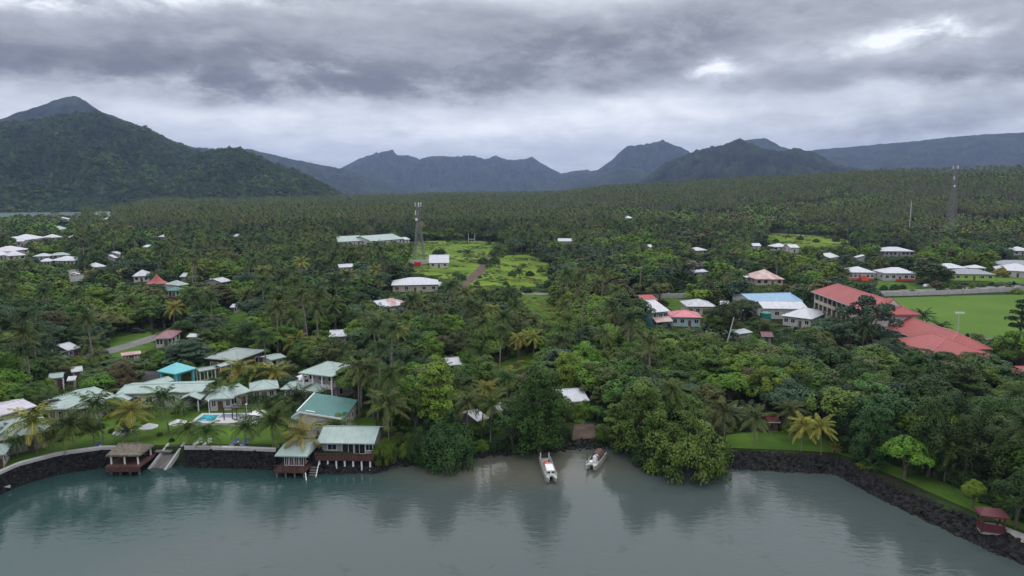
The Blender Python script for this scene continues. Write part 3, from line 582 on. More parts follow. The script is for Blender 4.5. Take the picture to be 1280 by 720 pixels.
    t = thing('water_pavilion', (cx, cy, -.6), rz, 'small glazed pavilion with pale green roof standing over the water', 'pavilion', None, 'water pavilion')
    hip_mb(w, d, 4.3, 1.1, w-1.).build('roof', M['pale_green_metal'], t)
    x, y = w/2-1.1, d/2-1.4
    MB().box(-x, x, -y, y, 1.9, 4.2).build('wall', M['brown_wall'], t)
    for i in range(4): window(t, -x+(i+.5)*2*x/4, -y, 2.05, 2*x/4*.62, 1.7, 'f')
    for i in range(2): window(t, x, -y+(i+.5)*y, 2.3, 1.4, 1.3, 'r')
    MB().box(-w/2+.2, w/2-.2, -d/2-.9, d/2, 1.55, 1.895).build('deck', M['red_brown_timber'], t)
    rail = MB()
    for i in range(5): rail.box(-w/2+.25+i*(w-.5)/4-.07, -w/2+.25+i*(w-.5)/4+.07, -d/2-.86, -d/2-.72, 1.9, 2.75)
    rail.box(-w/2+.2, w/2-.2, -d/2-.88, -d/2-.74, 2.75, 2.86); rail.box(-w/2+.2, w/2-.2, -d/2-.86, -d/2-.78, 2.28, 2.36); rail.build('railing', M['red_brown_timber'], t)
    for i in range(4):
        for yy in (-d/2-.6, 0, d/2-.8): MB().tube((-w/2+.5+i*(w-1)/3, yy, -2.5), (-w/2+.5+i*(w-1)/3, yy, 1.55), .15, n=8).build('stilt', M['grey_timber'], t)
    st = MB()
    for k in range(6): st.box(w/2-.15+.06*k, w/2+1.3+.06*k, -d/2+1.5-k*.45, -d/2+1.93-k*.45, 1.5-k*.28, 1.62-k*.28)
    st.build('stair', M['grey_timber'], t)
    st = MB(); st.tube((w/2+1.35, -d/2+1.9, 2.5), (w/2+1.7, -d/2-.9, .9), .06); st.tube((w/2-.1, -d/2-.9, 1.7), (w/2+.5, -d/2-2., -.4), .09); st.build('handrail', M['white_paint'], t)
    FOOT.append((cx, cy, rz, w/2+2, d/2+2)); clear([(a[0],a[1],4.3),(b[0]+2,b[1]+6,5.3),(b[0]+1,b[1],0)], cy-6)
    # --- thatched jetty fale
    a, b = onz(128.5,569.5,3.7), onz(172,568.5,3.7); w = math.dist(a, b); rz = 0; d = 5.2
    cx, cy = (a[0]+b[0])/2+.4, (a[1]+b[1])/2+d/2
    t = thing('jetty_shelter', (cx, cy, 0), rz, 'open jetty shelter with brown thatched hip roof and white posts over a red deck', 'shelter', None, 'thatched jetty shelter')
    hip_mb(w, d, 3.7, 1.15, w*.7, .28).build('roof', M['thatch'], t)
    MB().tube((-w*.36,0,4.86), (w*.36,0,4.86), .13, n=6).build('ridge_cap', M['thatch'], t)
    for i in range(3):
        for sy in (-1, 1): MB().tube((-w/2+.6+i*(w-1.2)/2, sy*(d/2-.5), 1.8), (-w/2+.6+i*(w-1.2)/2, sy*(d/2-.5), 3.5), .15, n=10).build('post', M['white_paint'], t)
    MB().box(-w/2+.1, w/2+.2, -d/2-.6, d/2+2.5, 1.55, 1.85).build('deck', M['red_brown_timber'], t)
    MB().box(-w/2+.1, w/2+.2, -d/2-.66, -d/2-.603, .9, 1.84).build('fascia', M['red_brown_timber'], t)
    for i in range(4): MB().tube((-w/2+.5+i*(w-1)/3, -d/2+.4, -2.5), (-w/2+.5+i*(w-1)/3, -d/2+.4, 1.55), .2, n=8).build('pile', M['grey_timber'], t)
    for i in range(2):
        bb = MB().box(-w/2+1.+i*2.4, -w/2+2.4+i*2.4, d/2-1.2, d/2-.8, 2.23, 2.31); bb.box(-w/2+1.1+i*2.4, -w/2+1.2+i*2.4, d/2-1.15, d/2-.85, 1.85, 2.23); bb.box(-w/2+2.2+i*2.4, -w/2+2.3+i*2.4, d/2-1.15, d/2-.85, 1.85, 2.23)
        bb.build('bench', M['grey_timber'], t)
    MB().box(w/2+.2, w/2+3.2, d/2-.6, d/2+2.3, 2.3, 2.55).build('gangway', M['grey_timber'], t)
    FOOT.append((cx, cy, rz, w/2+1, d/2+1)); clear([(a[0],a[1],3.7),(b[0],b[1],3.7),(b[0],b[1]+4,4.8),(b[0],b[1],.9)], cy-4)
    # --- slipway
    a0, b0, a1, b1 = onz(207,587,-.1), onz(189,586,-.1), onz(229,556.5,3.05), onz(212,557,3.05)
    t = thing('slipway', (a0[0], a0[1], 0), 0, 'grey timber boat ramp with white kerbs sloping into the lagoon', 'boat ramp', None, 'slipway')
    def q(p, z): return (p[0]-a0[0], p[1]-a0[1], z)
    ext = lambda p, r: (p[0]+(p[0]-r[0])*.25, p[1]+(p[1]-r[1])*.25)
    MB().slab([q(ext(b0,b1),-.9), q(ext(a0,a1),-.9), q(a1,3.05), q(b1,3.05)], .5).build('ramp_deck', M['grey_timber'], t)
    for e0, e1, m in ((a0, a1, .35), (b0, b1, -.35)):
        e0x = ext(e0, e1); MB().slab([q(e0x,-.5), (e0x[0]-a0[0]+m, e0x[1]-a0[1], -.5), (e1[0]-a0[0]+m, e1[1]-a0[1], 3.55), q(e1,3.55)][::(1 if m > 0 else -1)], .9).build('kerb', M['pale_concrete'], t)
    # --- corner dock
    a = onz(-30,612,.9); b = onz(15,600,.9); c_ = onz(-20, 628, .9)
    t = thing('dock', ((a[0]+b[0])/2, (a[1]+b[1])/2-1, 0), math.atan2(b[1]-a[1], b[0]-a[0]), 'low grey concrete dock at the foot of the curved seawall', 'dock', None, 'corner dock')
    l = math.dist(a, b); MB().box(-l/2, l/2, -1.6, 1.2, .5, .9).build('deck', M['pale_concrete'], t)
    for i in range(3): MB().tube((-l/2+.6+i*(l-1.2)/2, -1.2, -2.5), (-l/2+.6+i*(l-1.2)/2, -1.2, 1.5), .14, n=8).build('pile', M['grey_timber'], t)
resort()

# ---------------------------------------------------------------- pool terrace
def pool():
    a, b, c = P(233,533,0), P(322,533,0), P(318,520,0); d0 = P(236,520,0)
    cx, cy = (a[0]+b[0])/2, (a[1]+c[1])/2; w, d = b[0]-a[0]-1, c[1]-a[1]; zb = float(H(cx, cy))+.12
    t = thing('swimming_pool', (cx, cy, zb), 0, 'long swimming pool, clear blue end and purple covered end, pale deck', 'pool', None, 'swimming pool')
    MB().box(-w/2, w/2, -d/2, d/2, -.8, .55).build('pool_deck', M['pale_concrete'], t)
    MB().box(-w/2+.8, -w*.18, -d/2+1.2, d/2-1., .45, .56).build('pool_water', M['pool_water'], t)
    MB().box(-w*.18+.25, w/2-1.2, -d/2+3.2, d/2-.6, .45, .575).build('pool_cover', M['pool_cover'], t)
    for i, (fx, fy) in enumerate(((-.02, -.2), (.08, -.05), (.18, -.22), (.30, -.1), (.40, -.2), (.46, .1))):
        MB().tube((fx*w, fy*d, .5), (fx*w, fy*d, 3.), .11, n=8).build('pergola_post', M['dark_metal'], t)
    MB().box(-.02*w, .40*w, -.21*d-.08, -.21*d+.08, 3., 3.16).box(.08*w, .46*w, .02*d-.08, .02*d+.08, 3., 3.16).build('pergola_beam', M['dark_metal'], t)
    FOOT.append((cx, cy, 0, w/2+.5, d/2+.5)); CLEAR.append((236, 519, 318, 531, cy))
    def para(px, py, closed, m, label):
        p = P(px, py); t = thing('parasol', p, 0, label, 'parasol', 'parasols on the resort lawn')
        MB().tube((0,0,-.3), (0,0,2.7), .05, n=8).build('pole', M['pale_steel'], t)
        mb = MB(); n = 8
        if closed: v = [(0,0,2.75)]+[(math.cos(i*math.pi/4)*.28, math.sin(i*math.pi/4)*.28, 1.2) for i in range(n)]
        else: v = [(0,0,2.75)]+[(math.cos(i*math.pi/4)*1.7, math.sin(i*math.pi/4)*1.7, 2.0) for i in range(n)]
        lo = [(x*.96, y*.96, z-.12) for x, y, z in v]
        mb.add(v+lo, [(0, 1+i, 1+(i+1) % n) for i in range(n)]+[(9, 10+(i+1) % n, 10+i) for i in range(n)]+[(1+i, 10+i, 10+(i+1) % n, 1+(i+1) % n) for i in range(n)])
        mb.build('canopy', M[m], t)
    para(223, 541, False, 'white_fabric', 'open white parasol on the lawn before the clear end of the pool')
    para(187, 546, False, 'white_fabric', 'open white parasol on the lawn beside the slipway')
    para(154, 553, False, 'white_fabric', 'open white parasol behind the thatched jetty shelter')
    para(323, 528, False, 'white_fabric', 'open white parasol at the covered end of the pool')
    def lounger(px, py, m, label):
        p = P(px, py); t = thing('sun_lounger', p, R(80), label, 'sun lounger', 'loungers along the seawall lawn')
        f = MB(); f.box(-1., 1., -.36, .36, .28, .36); f.build('frame', M['white_paint'], t)
        for sx in (-.85, .85):
            for sy in (-.3, .3): MB().box(sx-.04, sx+.04, sy-.04, sy+.04, -.2, .28).build('leg', M['white_paint'], t)
        MB().slab([(-.9,-.34,.46),(.35,-.34,.46),(.35,.34,.46),(-.9,.34,.46)], .1).build('cushion', M[m], t)
        MB().slab([(.35,-.34,.47),(1.,-.34,.95),(1.,.34,.95),(.35,.34,.47)], .1).build('backrest', M[m], t)
    for px, py, m, l in ((293,556,'blue_fabric','blue cushioned lounger before the pool, the left one of a pair'), (306,556,'blue_fabric','blue cushioned lounger before the pool, the right one of a pair'),
                         (120,561,'blue_fabric','blue lounger on the lawn above the curved seawall'), (247,556,'white_fabric','white lounger by the seawall near the slipway'), (259,556,'white_fabric','white lounger by the seawall before the clear pool end')):
        lounger(px, py, m, l)
    def pole(name, px, py, top, r, label, cat, m='white_paint', arm=0):
        p = P(px, py); h = 1.
        lo, hi = .5, 80.
        for _ in range(40):
            k = (lo+hi)/2
            if proj(p+np.array([0,0,k]))[1] > top: lo = k
            else: hi = k
        h = lo; t = thing(name, p, 0, label, cat); MB().tube((0,0,-.5), (0,0,h), r, r*.7, 8).build('shaft', M[m], t)
        return t, h, p
    for px, py, top, l in ((262,521,502,'white lamp post behind the clear end of the pool'), (308.5,519,507,'white lamp post behind the covered end of the pool')):
        t, h, p = pole('lamp_post', px, py, top, .09, l, 'lamp post'); MB().tube((0,0,h), (0,0,h+.35), .16, .22, 8).build('lamp', M['white_paint'], t)
        CLEAR.append((px-1, top, px+1, py-2, p[1]))
    t, h, p = pole('flagpole', 81, 497, 474.5, .1, 'tall white flagpole behind the pyramid roofed hall', 'flagpole'); MB().tube((0,0,h), (0,0,h+.2), .12, .02, 8).build('finial', M['white_paint'], t)
    t, h, p = pole('floodlight_mast', 1196.5, 420, 391, .16, 'white floodlight mast at the near edge of the sports field', 'mast', 'pale_steel')
    MB().box(-1.4, 1.4, -.12, .12, h, h+.18).build('crossarm', M['pale_steel'], t)
    for sx in (-1.1, -.4, .4, 1.1): MB().box(sx-.25, sx+.25, -.35, -.13, h-.25, h+.3).build('lamp', M['white_paint'], t)
    CLEAR.append((1193, 389, 1200, 417, p[1]))
    t, h, p = pole('mast', 1136, 294, 251, .35, 'slender grey mast rising from trees left of the right tower', 'mast', 'pale_steel'); MB().tube((0,0,h), (0,0,h+4), .1, .05, 6).build('antenna', M['pale_steel'], t); CLEAR.append((1135, 252, 1138, 292, p[1]))
    for px, py, top, l in ((1223,366,344,'dark power pole by the white roadside wall and the lime house'), (970,352,333,'power pole in front of the rusty pink roofed house'), (1088,362,352,'white topped pole at the end of the roadside wall')):
        t, h, p = pole('power_pole', px, py, top, .16, l, 'power pole', 'grey_timber', 1); MB().box(-1., 1., -.08, .08, h-1., h-.82).build('crossarm', M['grey_timber'], t); CLEAR.append((px-1, top, px+1, py-5, p[1]))
    t, h, p = pole('leaning_trunk', 908, 432, 396, .22, 'bare pale leaning trunk on the slope below the small grey shack', 'dead trunk', 'pale_concrete'); t.rotation_euler = (0, R(12), 0); CLEAR.append((906, 396, 919, 430, p[1]))
    MB().tube((0,0,h*.55), (1.6,0,h*.62), .12, .05, 6).build('branch', M['pale_concrete'], t)
pool()

# ---------------------------------------------------------------- seawall, rock revetment
def shore_pts(p0, p1, n):
    a = np.interp(p0, [q[0] for q in WL], WAZ); b = np.interp(p1, [q[0] for q in WL], WAZ)
    az = np.linspace(a, b, n); k = 4; r = rs(az); r = np.convolve(np.pad(r, 4, 'edge'), np.ones(9)/9, 'valid'); return az, r
def seawall():
    t = thing('seawall', (0,0,0), 0, 'curved black rock seawall with a white cap and dark railing posts', 'seawall', None)
    for seg in ((-200, 186), (231, 346)):
        az, r = shore_pts(*seg, 260 if seg[0] < 0 else 100)
        V = []; prof = [(-1.2,-3.),(-.9,-.6),(-.75,.2),(-.5,.9),(-.35,1.5),(-.1,2.1),(.1,2.7),(.15,3.05),(1.1,3.05),(1.2,1.)]
        for a, q in zip(az, r):
            for k, (o, z) in enumerate(prof):
                j = mnoise.noise(Vector((a*150, z*1.6, 0)))*.22 if k < 7 else 0
                rr = q+o+j; V.append((rr*math.sin(a), rr*math.cos(a), z))
        n = len(prof); f = [(i*n+k, (i+1)*n+k, (i+1)*n+k+1, i*n+k+1) for i in range(len(az)-1) for k in range(n-1)]
        MB().add(V, f).build('wall_face', M['black_rock'], t, smooth=False)
        V = []; cp = [(.05,3.0),(.05,3.5),(.95,3.5),(.95,3.0)]
        for a, q in zip(az, r):
            for o, z in cp: V.append(((q+o)*math.sin(a), (q+o)*math.cos(a), z))
        f = [(i*4+k, (i+1)*4+k, (i+1)*4+(k+1) % 4, i*4+(k+1) % 4) for i in range(len(az)-1) for k in range(4)]+[(0,1,2,3), tuple((len(az)-1)*4+k for k in (3,2,1,0))]
        MB().add(V, f).build('cap', M['pale_concrete'], t)
        L = 0; last = -9
        for a, q in zip(az, r):
            s = a*q
            if s-last > 3.4:
                last = s; MB().box(-.12, .12, -.12, .12, 2.9, 4.25).build('post', M['dark_metal'], t, ((q+.5)*math.sin(a), (q+.5)*math.cos(a), 0), -a)
def rocks(name, label, p0, p1, n, w0, w1, z0, z1, s0, s1, seed, cat=None):
    g = np.random.default_rng(seed); az, r = shore_pts(p0, p1, 200); V = []; Fc = []
    bm = bmesh.new(); bmesh.ops.create_icosphere(bm, subdivisions=1, radius=1); bm.verts.ensure_lookup_table()
    bv = np.array([v.co[:] for v in bm.verts]); bf = np.array([[v.index for v in f.verts] for f in bm.faces]); bm.free()
    vs, fs = [], []
    for i in range(n):
        u = g.random(); a = np.interp(u, np.linspace(0, 1, 200), az); q = np.interp(u, np.linspace(0, 1, 200), r); v = g.random(); o = w0+(w1-w0)*v; z = z0+(z1-z0)*v+g.normal()*.12
        s = g.uniform(s0, s1)*(.7+.6*g.random()); sc = s*g.uniform(.6, 1.15, 3); jit = bv*(1+g.normal(0, .16, (len(bv), 1)))
        rot = g.normal(size=(3, 3)); rot, _ = np.linalg.qr(rot)
        vs.append((jit*sc)@rot+np.array([(q+o)*math.sin(a), (q+o)*math.cos(a), z])); fs.append(bf+len(bv)*i)
    me = bpy.data.meshes.new(name); me.from_pydata(np.concatenate(vs).tolist(), [], np.concatenate(fs).tolist()); me.update(); me.materials.append(M['black_rock'])
    o = bpy.data.objects.new(name, me); C.objects.link(o); tag(o, label, cat, kind='stuff')
seawall()
rocks('rock_revetment', 'bank of loose black boulders along the right shore', 893, 1400, 4600, -.9, 3.0, -.5, 1.75, .28, .58, 1)
rocks('shore_rocks', 'dark rocks along the natural middle shore', 476, 800, 700, -1.2, 2.2, -.4, .9, .25, .6, 2)
rocks('seawall_rocks', 'dark boulders packed against the face of the left seawall', -160, 186, 3800, -1.15, .1, -.5, 2.75, .13, .32, 4)
rocks('seawall_rocks', 'dark boulders packed against the seawall face right of the slipway', 231, 345, 1800, -1.15, .1, -.5, 2.75, .13, .32, 5)
rocks('shore_rocks', 'dark rocks under the stilt house and pavilion', 346, 482, 900, -1.5, 2.6, -.5, 2.9, .3, .62, 3)

# ---------------------------------------------------------------- lawns, roads, field
def patch(name, px, m, label, off=.07, cuts=3, block=True):
    w = [P(*q) for q in px]; bm = bmesh.new(); vs = [bm.verts.new((p[0], p[1], 0)) for p in w]; f = bm.faces.new(vs)
    if f.normal.z < 0: f.normal_flip()
    bmesh.ops.triangulate(bm, faces=[f])
    for _ in range(cuts): bmesh.ops.subdivide_edges(bm, edges=bm.edges[:], cuts=1, use_grid_fill=True)
    bmesh.ops.recalc_face_normals(bm, faces=bm.faces[:])
    if name in ('meadow', 'clearing'):
        for v in bm.verts:
            if v.is_boundary:
                k = min(3.5, .012*v.co.y); v.co.x += mnoise.noise((v.co.x*.13, v.co.y*.13, 3.))*k*2; v.co.y += mnoise.noise((v.co.x*.13, v.co.y*.13, 8.))*k*2.5
    for v in bm.verts: v.co.z = float(H(v.co.x, v.co.y))+off
    me = bpy.data.meshes.new(name); bm.to_mesh(me); bm.free()
    if len(me.polygons) and me.polygons[0].normal.z < 0: me.flip_normals()
    me.materials.append(M[m]); o = bpy.data.objects.new(name, me); C.objects.link(o); tag(o, label, kind='structure')
    if block: PATCH.append((np.array([p[:2] for p in w]), np.array(px, float)))
def road(name, px, width, m, label, off=.1, z=0):
    c = [P(*q) for q in px]; pts = []
    for i in range(len(c)-1):
        n = max(2, int(np.linalg.norm(c[i+1]-c[i])/5))
        for k in range(n): pts.append(c[i]+(c[i+1]-c[i])*k/n)
    pts.append(c[-1]); pts = np.array(pts)[:, :2]
    for _ in range(6): pts[1:-1] = (pts[:-2]+2*pts[1:-1]+pts[2:])/4
    d = np.gradient(pts, axis=0); d /= np.linalg.norm(d, axis=1)[:, None]; nn = np.stack([-d[:, 1], d[:, 0]], 1); V = []
    for p, q in zip(pts, nn):
        for s in (-1, -.33, .33, 1): a = p+q*s*width/2; V.append((a[0], a[1], float(H(*a))+off))
    f = [(i*4+k+1, i*4+k, (i+1)*4+k, (i+1)*4+k+1) for i in range(len(pts)-1) for k in range(3)]
    o = MB().add(V, f).build(name, M[m]); tag(o, label, kind='structure')
    me = o.data
    if me.polygons[0].normal.z < 0: me.flip_normals()
    for p in pts[::2]: FOOT.append((p[0], p[1], 0, width/2+.8, width/2+.8))
patch('lawn', [(-10,596),(20,583),(75,568),(130,559),(190,557),(232,556),(346,556),(372,548),(368,531),(345,518),(330,503),(262,502),(200,510),(120,518),(70,536),(0,575)], 'lawn_grass', 'mown resort lawn between the seawall and the bungalows')
patch('lawn', [(428,534),(437,516),(470,517),(470,534)], 'lawn_grass', 'small lawn right of the dark teal hall')
patch('lawn', [(905,560),(985,563),(1040,566),(1080,577),(1088,562),(1050,548),(1020,541),(960,537),(908,544)], 'lawn_grass', 'lawn with golden palms above the rock bank')
patch('lawn', [(1098,588),(1130,601),(1160,615),(1222,642),(1300,672),(1300,658),(1236,630),(1180,602),(1140,584),(1105,574)], 'lawn_grass', 'strip of lawn between the rock bank and the trees')
patch('field', [(1098,373),(1130,421),(1208,421),(1330,428),(1330,367),(1190,370)], 'field_grass', 'bright green sports field behind the red roofed school')
patch('meadow', [(522,301),(590,301),(632,303),(612,315),(612,322),(660,318),(688,330),(686,352),(640,364),(590,364),(545,345),(505,341),(505,328),(512,318)], 'meadow_grass', 'bright grassy clearing around the telecom tower and shed', .08, 4)
patch('meadow', [(640,366),(682,366),(700,385),(690,400),(668,405),(655,385)], 'lawn_grass', 'grassy slope below the clearing road', .06, 3)
patch('meadow', [(596,470),(640,447),(672,440),(690,452),(668,462),(630,468)], 'lawn_grass', 'grassy gap in the trees', .06)
patch('meadow', [(960,291),(1000,293),(1040,297),(1070,302),(1060,309),(1000,309),(955,303)], 'meadow_grass', 'bright overgrown clearing in front of the right hand plantation', .06, 3, True)
patch('meadow', [(130,423),(180,416),(200,432),(165,452),(128,440)], 'lawn_grass', 'grass beside the village road', .05, 3)
patch('meadow', [(280,388),(318,388),(318,402),(285,408)], 'lawn_grass', 'small grassy plot among palms', .05, 3)
patch('meadow', [(143,350),(158,352),(158,366),(146,362)], 'field_grass', 'small bright lawn by the red cone roofed house', .05, 3)
patch('meadow', [(830,372),(866,374),(862,388),(840,392)], 'lawn_grass', 'yard of the roadside houses', .05, 3)
patch('meadow', [(1095,345),(1110,352),(1150,354),(1160,362),(1095,362)], 'lawn_grass', 'verge in front of the white roadside houses', .05, 3)
patch('meadow', [(1240,345),(1290,348),(1290,354),(1240,353)], 'field_grass', 'green verge right of the lime house', .05, 3)
patch('meadow', [(-10,323),(12,325),(10,334),(-10,334)], 'field_grass', 'bright grass by the village at the frame edge', .05, 3)
patch('clearing', [(713,530),(747,528),(750,551),(710,554)], 'earth', 'bare brown earth clearing behind the moored boats', .12)
patch('parking_yard', [(84,337),(103,337),(107,352),(88,354)], 'grey_road', 'grey paved yard among trees', .08)
patch('parking_yard', [(176,464),(196,462),(206,476),(178,484)], 'asphalt', 'dark paved yard beside the turquoise gazebo', .08)
road('road', [(90,452),(130,441),(165,432),(190,423),(225,412)], 6, 'grey_road', 'village road curving past the mauve roofed house')
road('road', [(120,365),(135,371),(150,378),(175,386)], 6, 'grey_road', 'grey road among the palms of the village')
road('road', [(570,360),(588,350),(604,335),(612,322)], 6, 'earth', 'brown dirt track crossing the grassy clearing')
road('road', [(540,358),(600,365),(660,367),(720,369)], 5, 'grey_road', 'narrow road along the lower side of the clearing')
road('road', [(1150,421),(1200,424),(1260,426),(1330,432)], 6, 'grey_road', 'grey drive along the near side of the sports field')
road('road', [(760,371),(850,368),(940,367),(1020,368),(1090,366),(1180,362),(1330,356)], 6, 'grey_road', 'main village road behind the white wall')
for box in ((905,541,1042,563,130), (520,302,604,311,330), (614,325,690,350,300), (625,303,632,316,330), (1100,372,1192,419,160), (1200,366,1258,421,160), (716,533,744,548,118),
            (130,420,176,436,190), (436,520,468,532,130), (1112,588,1140,600,110),(1150,603,1200,620,108), (600,452,660,464,150)): CLEAR.append(box)
CLEAR.append((-5, 264.5, 104, 268.8, 1000)); CLEAR.append((-10, 560, 128, 592, 119)); 
# ---------------------------------------------------------------- village houses
def cone_house(label, px, py, top, half, eave, rm, wall):
    p = P(px, py); r = P(px+half, py); rad = math.dist(p[:2], r[:2]); lo, hi = eave, 40.
    for _ in range(40):
        k = (lo+hi)/2
        if proj(p+np.array([0,0,k]))[1] > top: lo = k
        else: hi = k
    t = thing('round_house', p, 0, label, 'house', None, 'red cone roofed house'); n = 20
    v = [(0,0,lo)]; 
    for kr, kz in ((.30,.55),(.62,.22),(1,0)): v += [(math.cos(2*math.pi*i/n)*rad*kr, math.sin(2*math.pi*i/n)*rad*kr*.85, eave+(lo-eave)*kz) for i in range(n)]
    v += [(math.cos(2*math.pi*i/n)*rad, math.sin(2*math.pi*i/n)*rad*.85, eave-.25) for i in range(n)]
    f = [(0, 1+i, 1+(i+1) % n) for i in range(n)]
    for k in range(3): f += [(1+k*n+i, 1+(k+1)*n+i, 1+(k+1)*n+(i+1) % n, 1+k*n+(i+1) % n) for i in range(n)]
    f.append(tuple(range(1+3*n, 1+4*n))[::-1]); MB().add(v, f).build('roof', M[rm], t)
    w = MB(); n = 16; rr = rad*.82; w.add([(math.cos(2*math.pi*i/n)*rr, math.sin(2*math.pi*i/n)*rr*.85, z) for z in (-1, eave-.1) for i in range(n)], [(i, (i+1) % n, n+(i+1) % n, n+i) for i in range(n)]); w.build('wall', M[wall], t)
    FOOT.append((p[0], p[1], 0, rad+1, rad+1)); clear([p+np.array([-rad,0,eave-1]), p+np.array([rad,0,eave]), p+np.array([0,0,lo])], p[1], 1)
cone_house('round house with a tall swooping red cone roof', 197, 362, 342, 13, 3., 'red_metal', 'white_wall')
VG = 'village houses'
def V(label, A, B, ry, rm='white_metal', wall='white_wall', roof='hip', eave=3., pitch=20, win=3, name='house', cat='house', lm=None, group=VG, far=True, vis=.6, **k):
    return house(label, A, B, ry, eave, roof, pitch, wall, rm, win, k.pop('ov', .6), name, cat, lm, group, far=far, vis=vis, **k)
def village():
    V('long mauve roofed house with white columns by the village road', (191,423), (216,422), 412.5, 'mauve_metal', 'white_wall', 'hip', 3., 15, 4, lm='mauve roofed house', vis=.9)
    V('low red and white roadside stall on the grass', (151.5,444.5), (176.5,441.5), 440, 'rusty_metal', 'orange_red_paint', 'gable', 2.6, 8, 5, 'roadside_stall', 'stall', 'roadside stall', None, vis=.9, wm='white_paint')
    V('small white building edge behind the mauve roofed house', (233,421), (246,421), 417, 'white_metal', 'white_wall', 'gable', 2.8, 12, 2)
    V('grey hip roofed white house beside the red cone roofed house', (165,345.5), (187,344.5), 337, 'grey_metal', 'white_wall', lm='grey hip house', vis=.9)
    V('white house with teal green roof in front of the red cone', (207.5,363.5), (225.5,363), 358.5, 'teal_metal', 'white_wall', 'hip', 3., 20, 3, lm='teal roofed house', vis=.9)
    V('small pale roofed house right of the red cone roof', (223,357), (237,355), 350, 'pale_green_metal', 'white_wall', 'hip', vis=.4)
    V('small grey shed behind the red cone roofed house', (224,346), (232,346), 341, 'grey_metal', 'grey_wall', 'gable', 3., 18, 1, 'shed', 'shed', None, None, vis=.5)
    V('white roofed shed among palms right of the teal roofed house', (262,352), (273,351.5), 348.5, 'white_metal', 'white_wall', 'gable', 2.8, 15, 1, 'shed', 'shed', None, None, vis=.3)
    V('rust speckled roof between palms beyond the teal roofed house', (277,353), (290,350.5), 347.5, 'grey_metal', 'grey_wall', 'gable', 2.8, 15, 2, vis=.3)
    V('tiny white hut roof on the palm slope', (287,384), (293,384), 380, 'white_metal', 'white_wall', 'gable', 2.5, 15, 1, 'hut', 'hut', None, None, vis=.3)
    V('white house with bright roof beside the paved yard', (119.5,334), (134,332.5), 328, 'white_metal', lm='house by the paved yard', vis=.7)
    V('tiny bright roof at the wood edge right of the village', (143,322.5), (148,322), 318.5, 'white_metal', 'white_wall', 'gable', 2.8, 15, 1, vis=.6)
    V('small white hut right of the village near a big green tree', (149,318), (156,317), 314.5, 'white_metal', 'white_wall', 'gable', 2.8, 15, 1, vis=.5)
    V('lone white roofed house beyond the palms above the red cone', (196.5,296), (208,296), 292.5, 'white_metal', vis=.4)
    V('small white roofed hut in the plantation edge', (178,309), (184.5,309), 306, 'white_metal', 'white_wall', 'gable', 2.8, 15, 1, vis=.4)
    V('distant white roofed hut alone in the coconut plantation', (291,295.5), (297,295.5), 292.5, 'white_metal', 'white_wall', 'gable', 3., 15, 1, vis=.3)
    V('front house of the village row with a bright peaked roof', (62,325.5), (84,326), 319.5, 'white_metal', lm='bright village house', vis=.5)
    V('long white roofed village house at the right of the row', (80,326), (99,325.5), 320.5, 'white_metal', vis=.5)
    V('white village house with a low roof at the left of the row', (48,327), (63,326.5), 322.5, 'white_metal', vis=.5)
    V('grey roofed village house behind the bright row', (40,320.5), (62,320), 316.5, 'grey_metal', vis=.3)
    V('pale green roofed village house behind the bright row', (64,319.5), (89,318), 315.5, 'pale_green_metal', vis=.3)
    V('lilac roofed long house at the frame edge', (-12,320), (16,318), 312.5, 'lilac_metal', vis=.5)
    V('lilac roofed long village house above the white gabled one', (9,314.5), (38,311), 307.5, 'lilac_metal', vis=.4)
    V('white gabled house at the near end of the left village', (9,320), (33,318.5), 313, 'white_metal', vis=.9, lm='gabled house')
    V('white two level house with dark windows on the village rise', (19.5,302), (31,301.5), 299, 'white_metal', 'white_wall', 'gable', 4., 12, 2, vis=.9)
    V('long bright roof climbing the village rise', (28,300.5), (47,298), 295.5, 'white_metal', vis=.3, roof='gable', pitch=14)
    V('lilac white roof at the top of the village rise', (41,299), (57,296.5), 292.5, 'lilac_metal', vis=.3)
    V('bright flat roofed house at the right of the village rise', (64,297), (79,296), 292.5, 'white_metal', vis=.4)
    V('pale roofed house at the far right of the village rise', (82,297), (92,297), 293.5, 'pale_green_metal', vis=.4)
    V('pale green roof above the village rise', (75,287), (85,285.5), 283, 'pale_green_metal', vis=.3, roof='gable')
    V('tiny white roofed hut before the far lagoon', (85,274), (89.5,273.5), 271.5, 'white_metal', 'white_wall', 'gable', 3., 14, 1, vis=.4)
    V('tiny bright building beside the two white tanks', (129,274), (133,274), 271.5, 'white_metal', 'white_wall', 'gable', 3., 14, 1, vis=.5)
    for px, l in ((119.5, 'tall white storage tank, the left one of a distant pair'), (136.5, 'tall white storage tank, the right one of a distant pair')):
        p = P(px, 272.); t = thing('storage_tank', p, 0, l, 'tank', 'distant white tanks'); MB().tube((0,0,-2), (0,0,9), 2.4, n=14).build('shell', M['white_paint'], t); MB().tube((0,0,9), (0,0,10.2), 2.5, .4, n=14).build('tank_roof', M['white_metal'], t)
        FOOT.append((p[0], p[1], 0, 4, 4)); CLEAR.append((px-2, 262, px+2, 269, p[1]))
    # centre
    V('long pale green school roof, left one of two beside the clearing', (423,302.5), (458,300.5), 295, 'pale_green_metal', 'white_wall', 'gable', 3.5, 15, 6, 'school_block', 'school', 'green roofed school', 'pale green school blocks', vis=.6)
    V('long pale green school roof, right one of two beside the clearing', (464,301.5), (505,298.5), 293.5, 'pale_green_metal', 'white_wall', 'gable', 3.5, 15, 6, 'school_block', 'school', None, 'pale green school blocks', vis=.6)
    V('little white annex at the end of the green school roofs', (506,299.5), (513,299), 296.5, 'white_metal', 'white_wall', 'gable', 3., 15, 1, vis=.7, group=None)
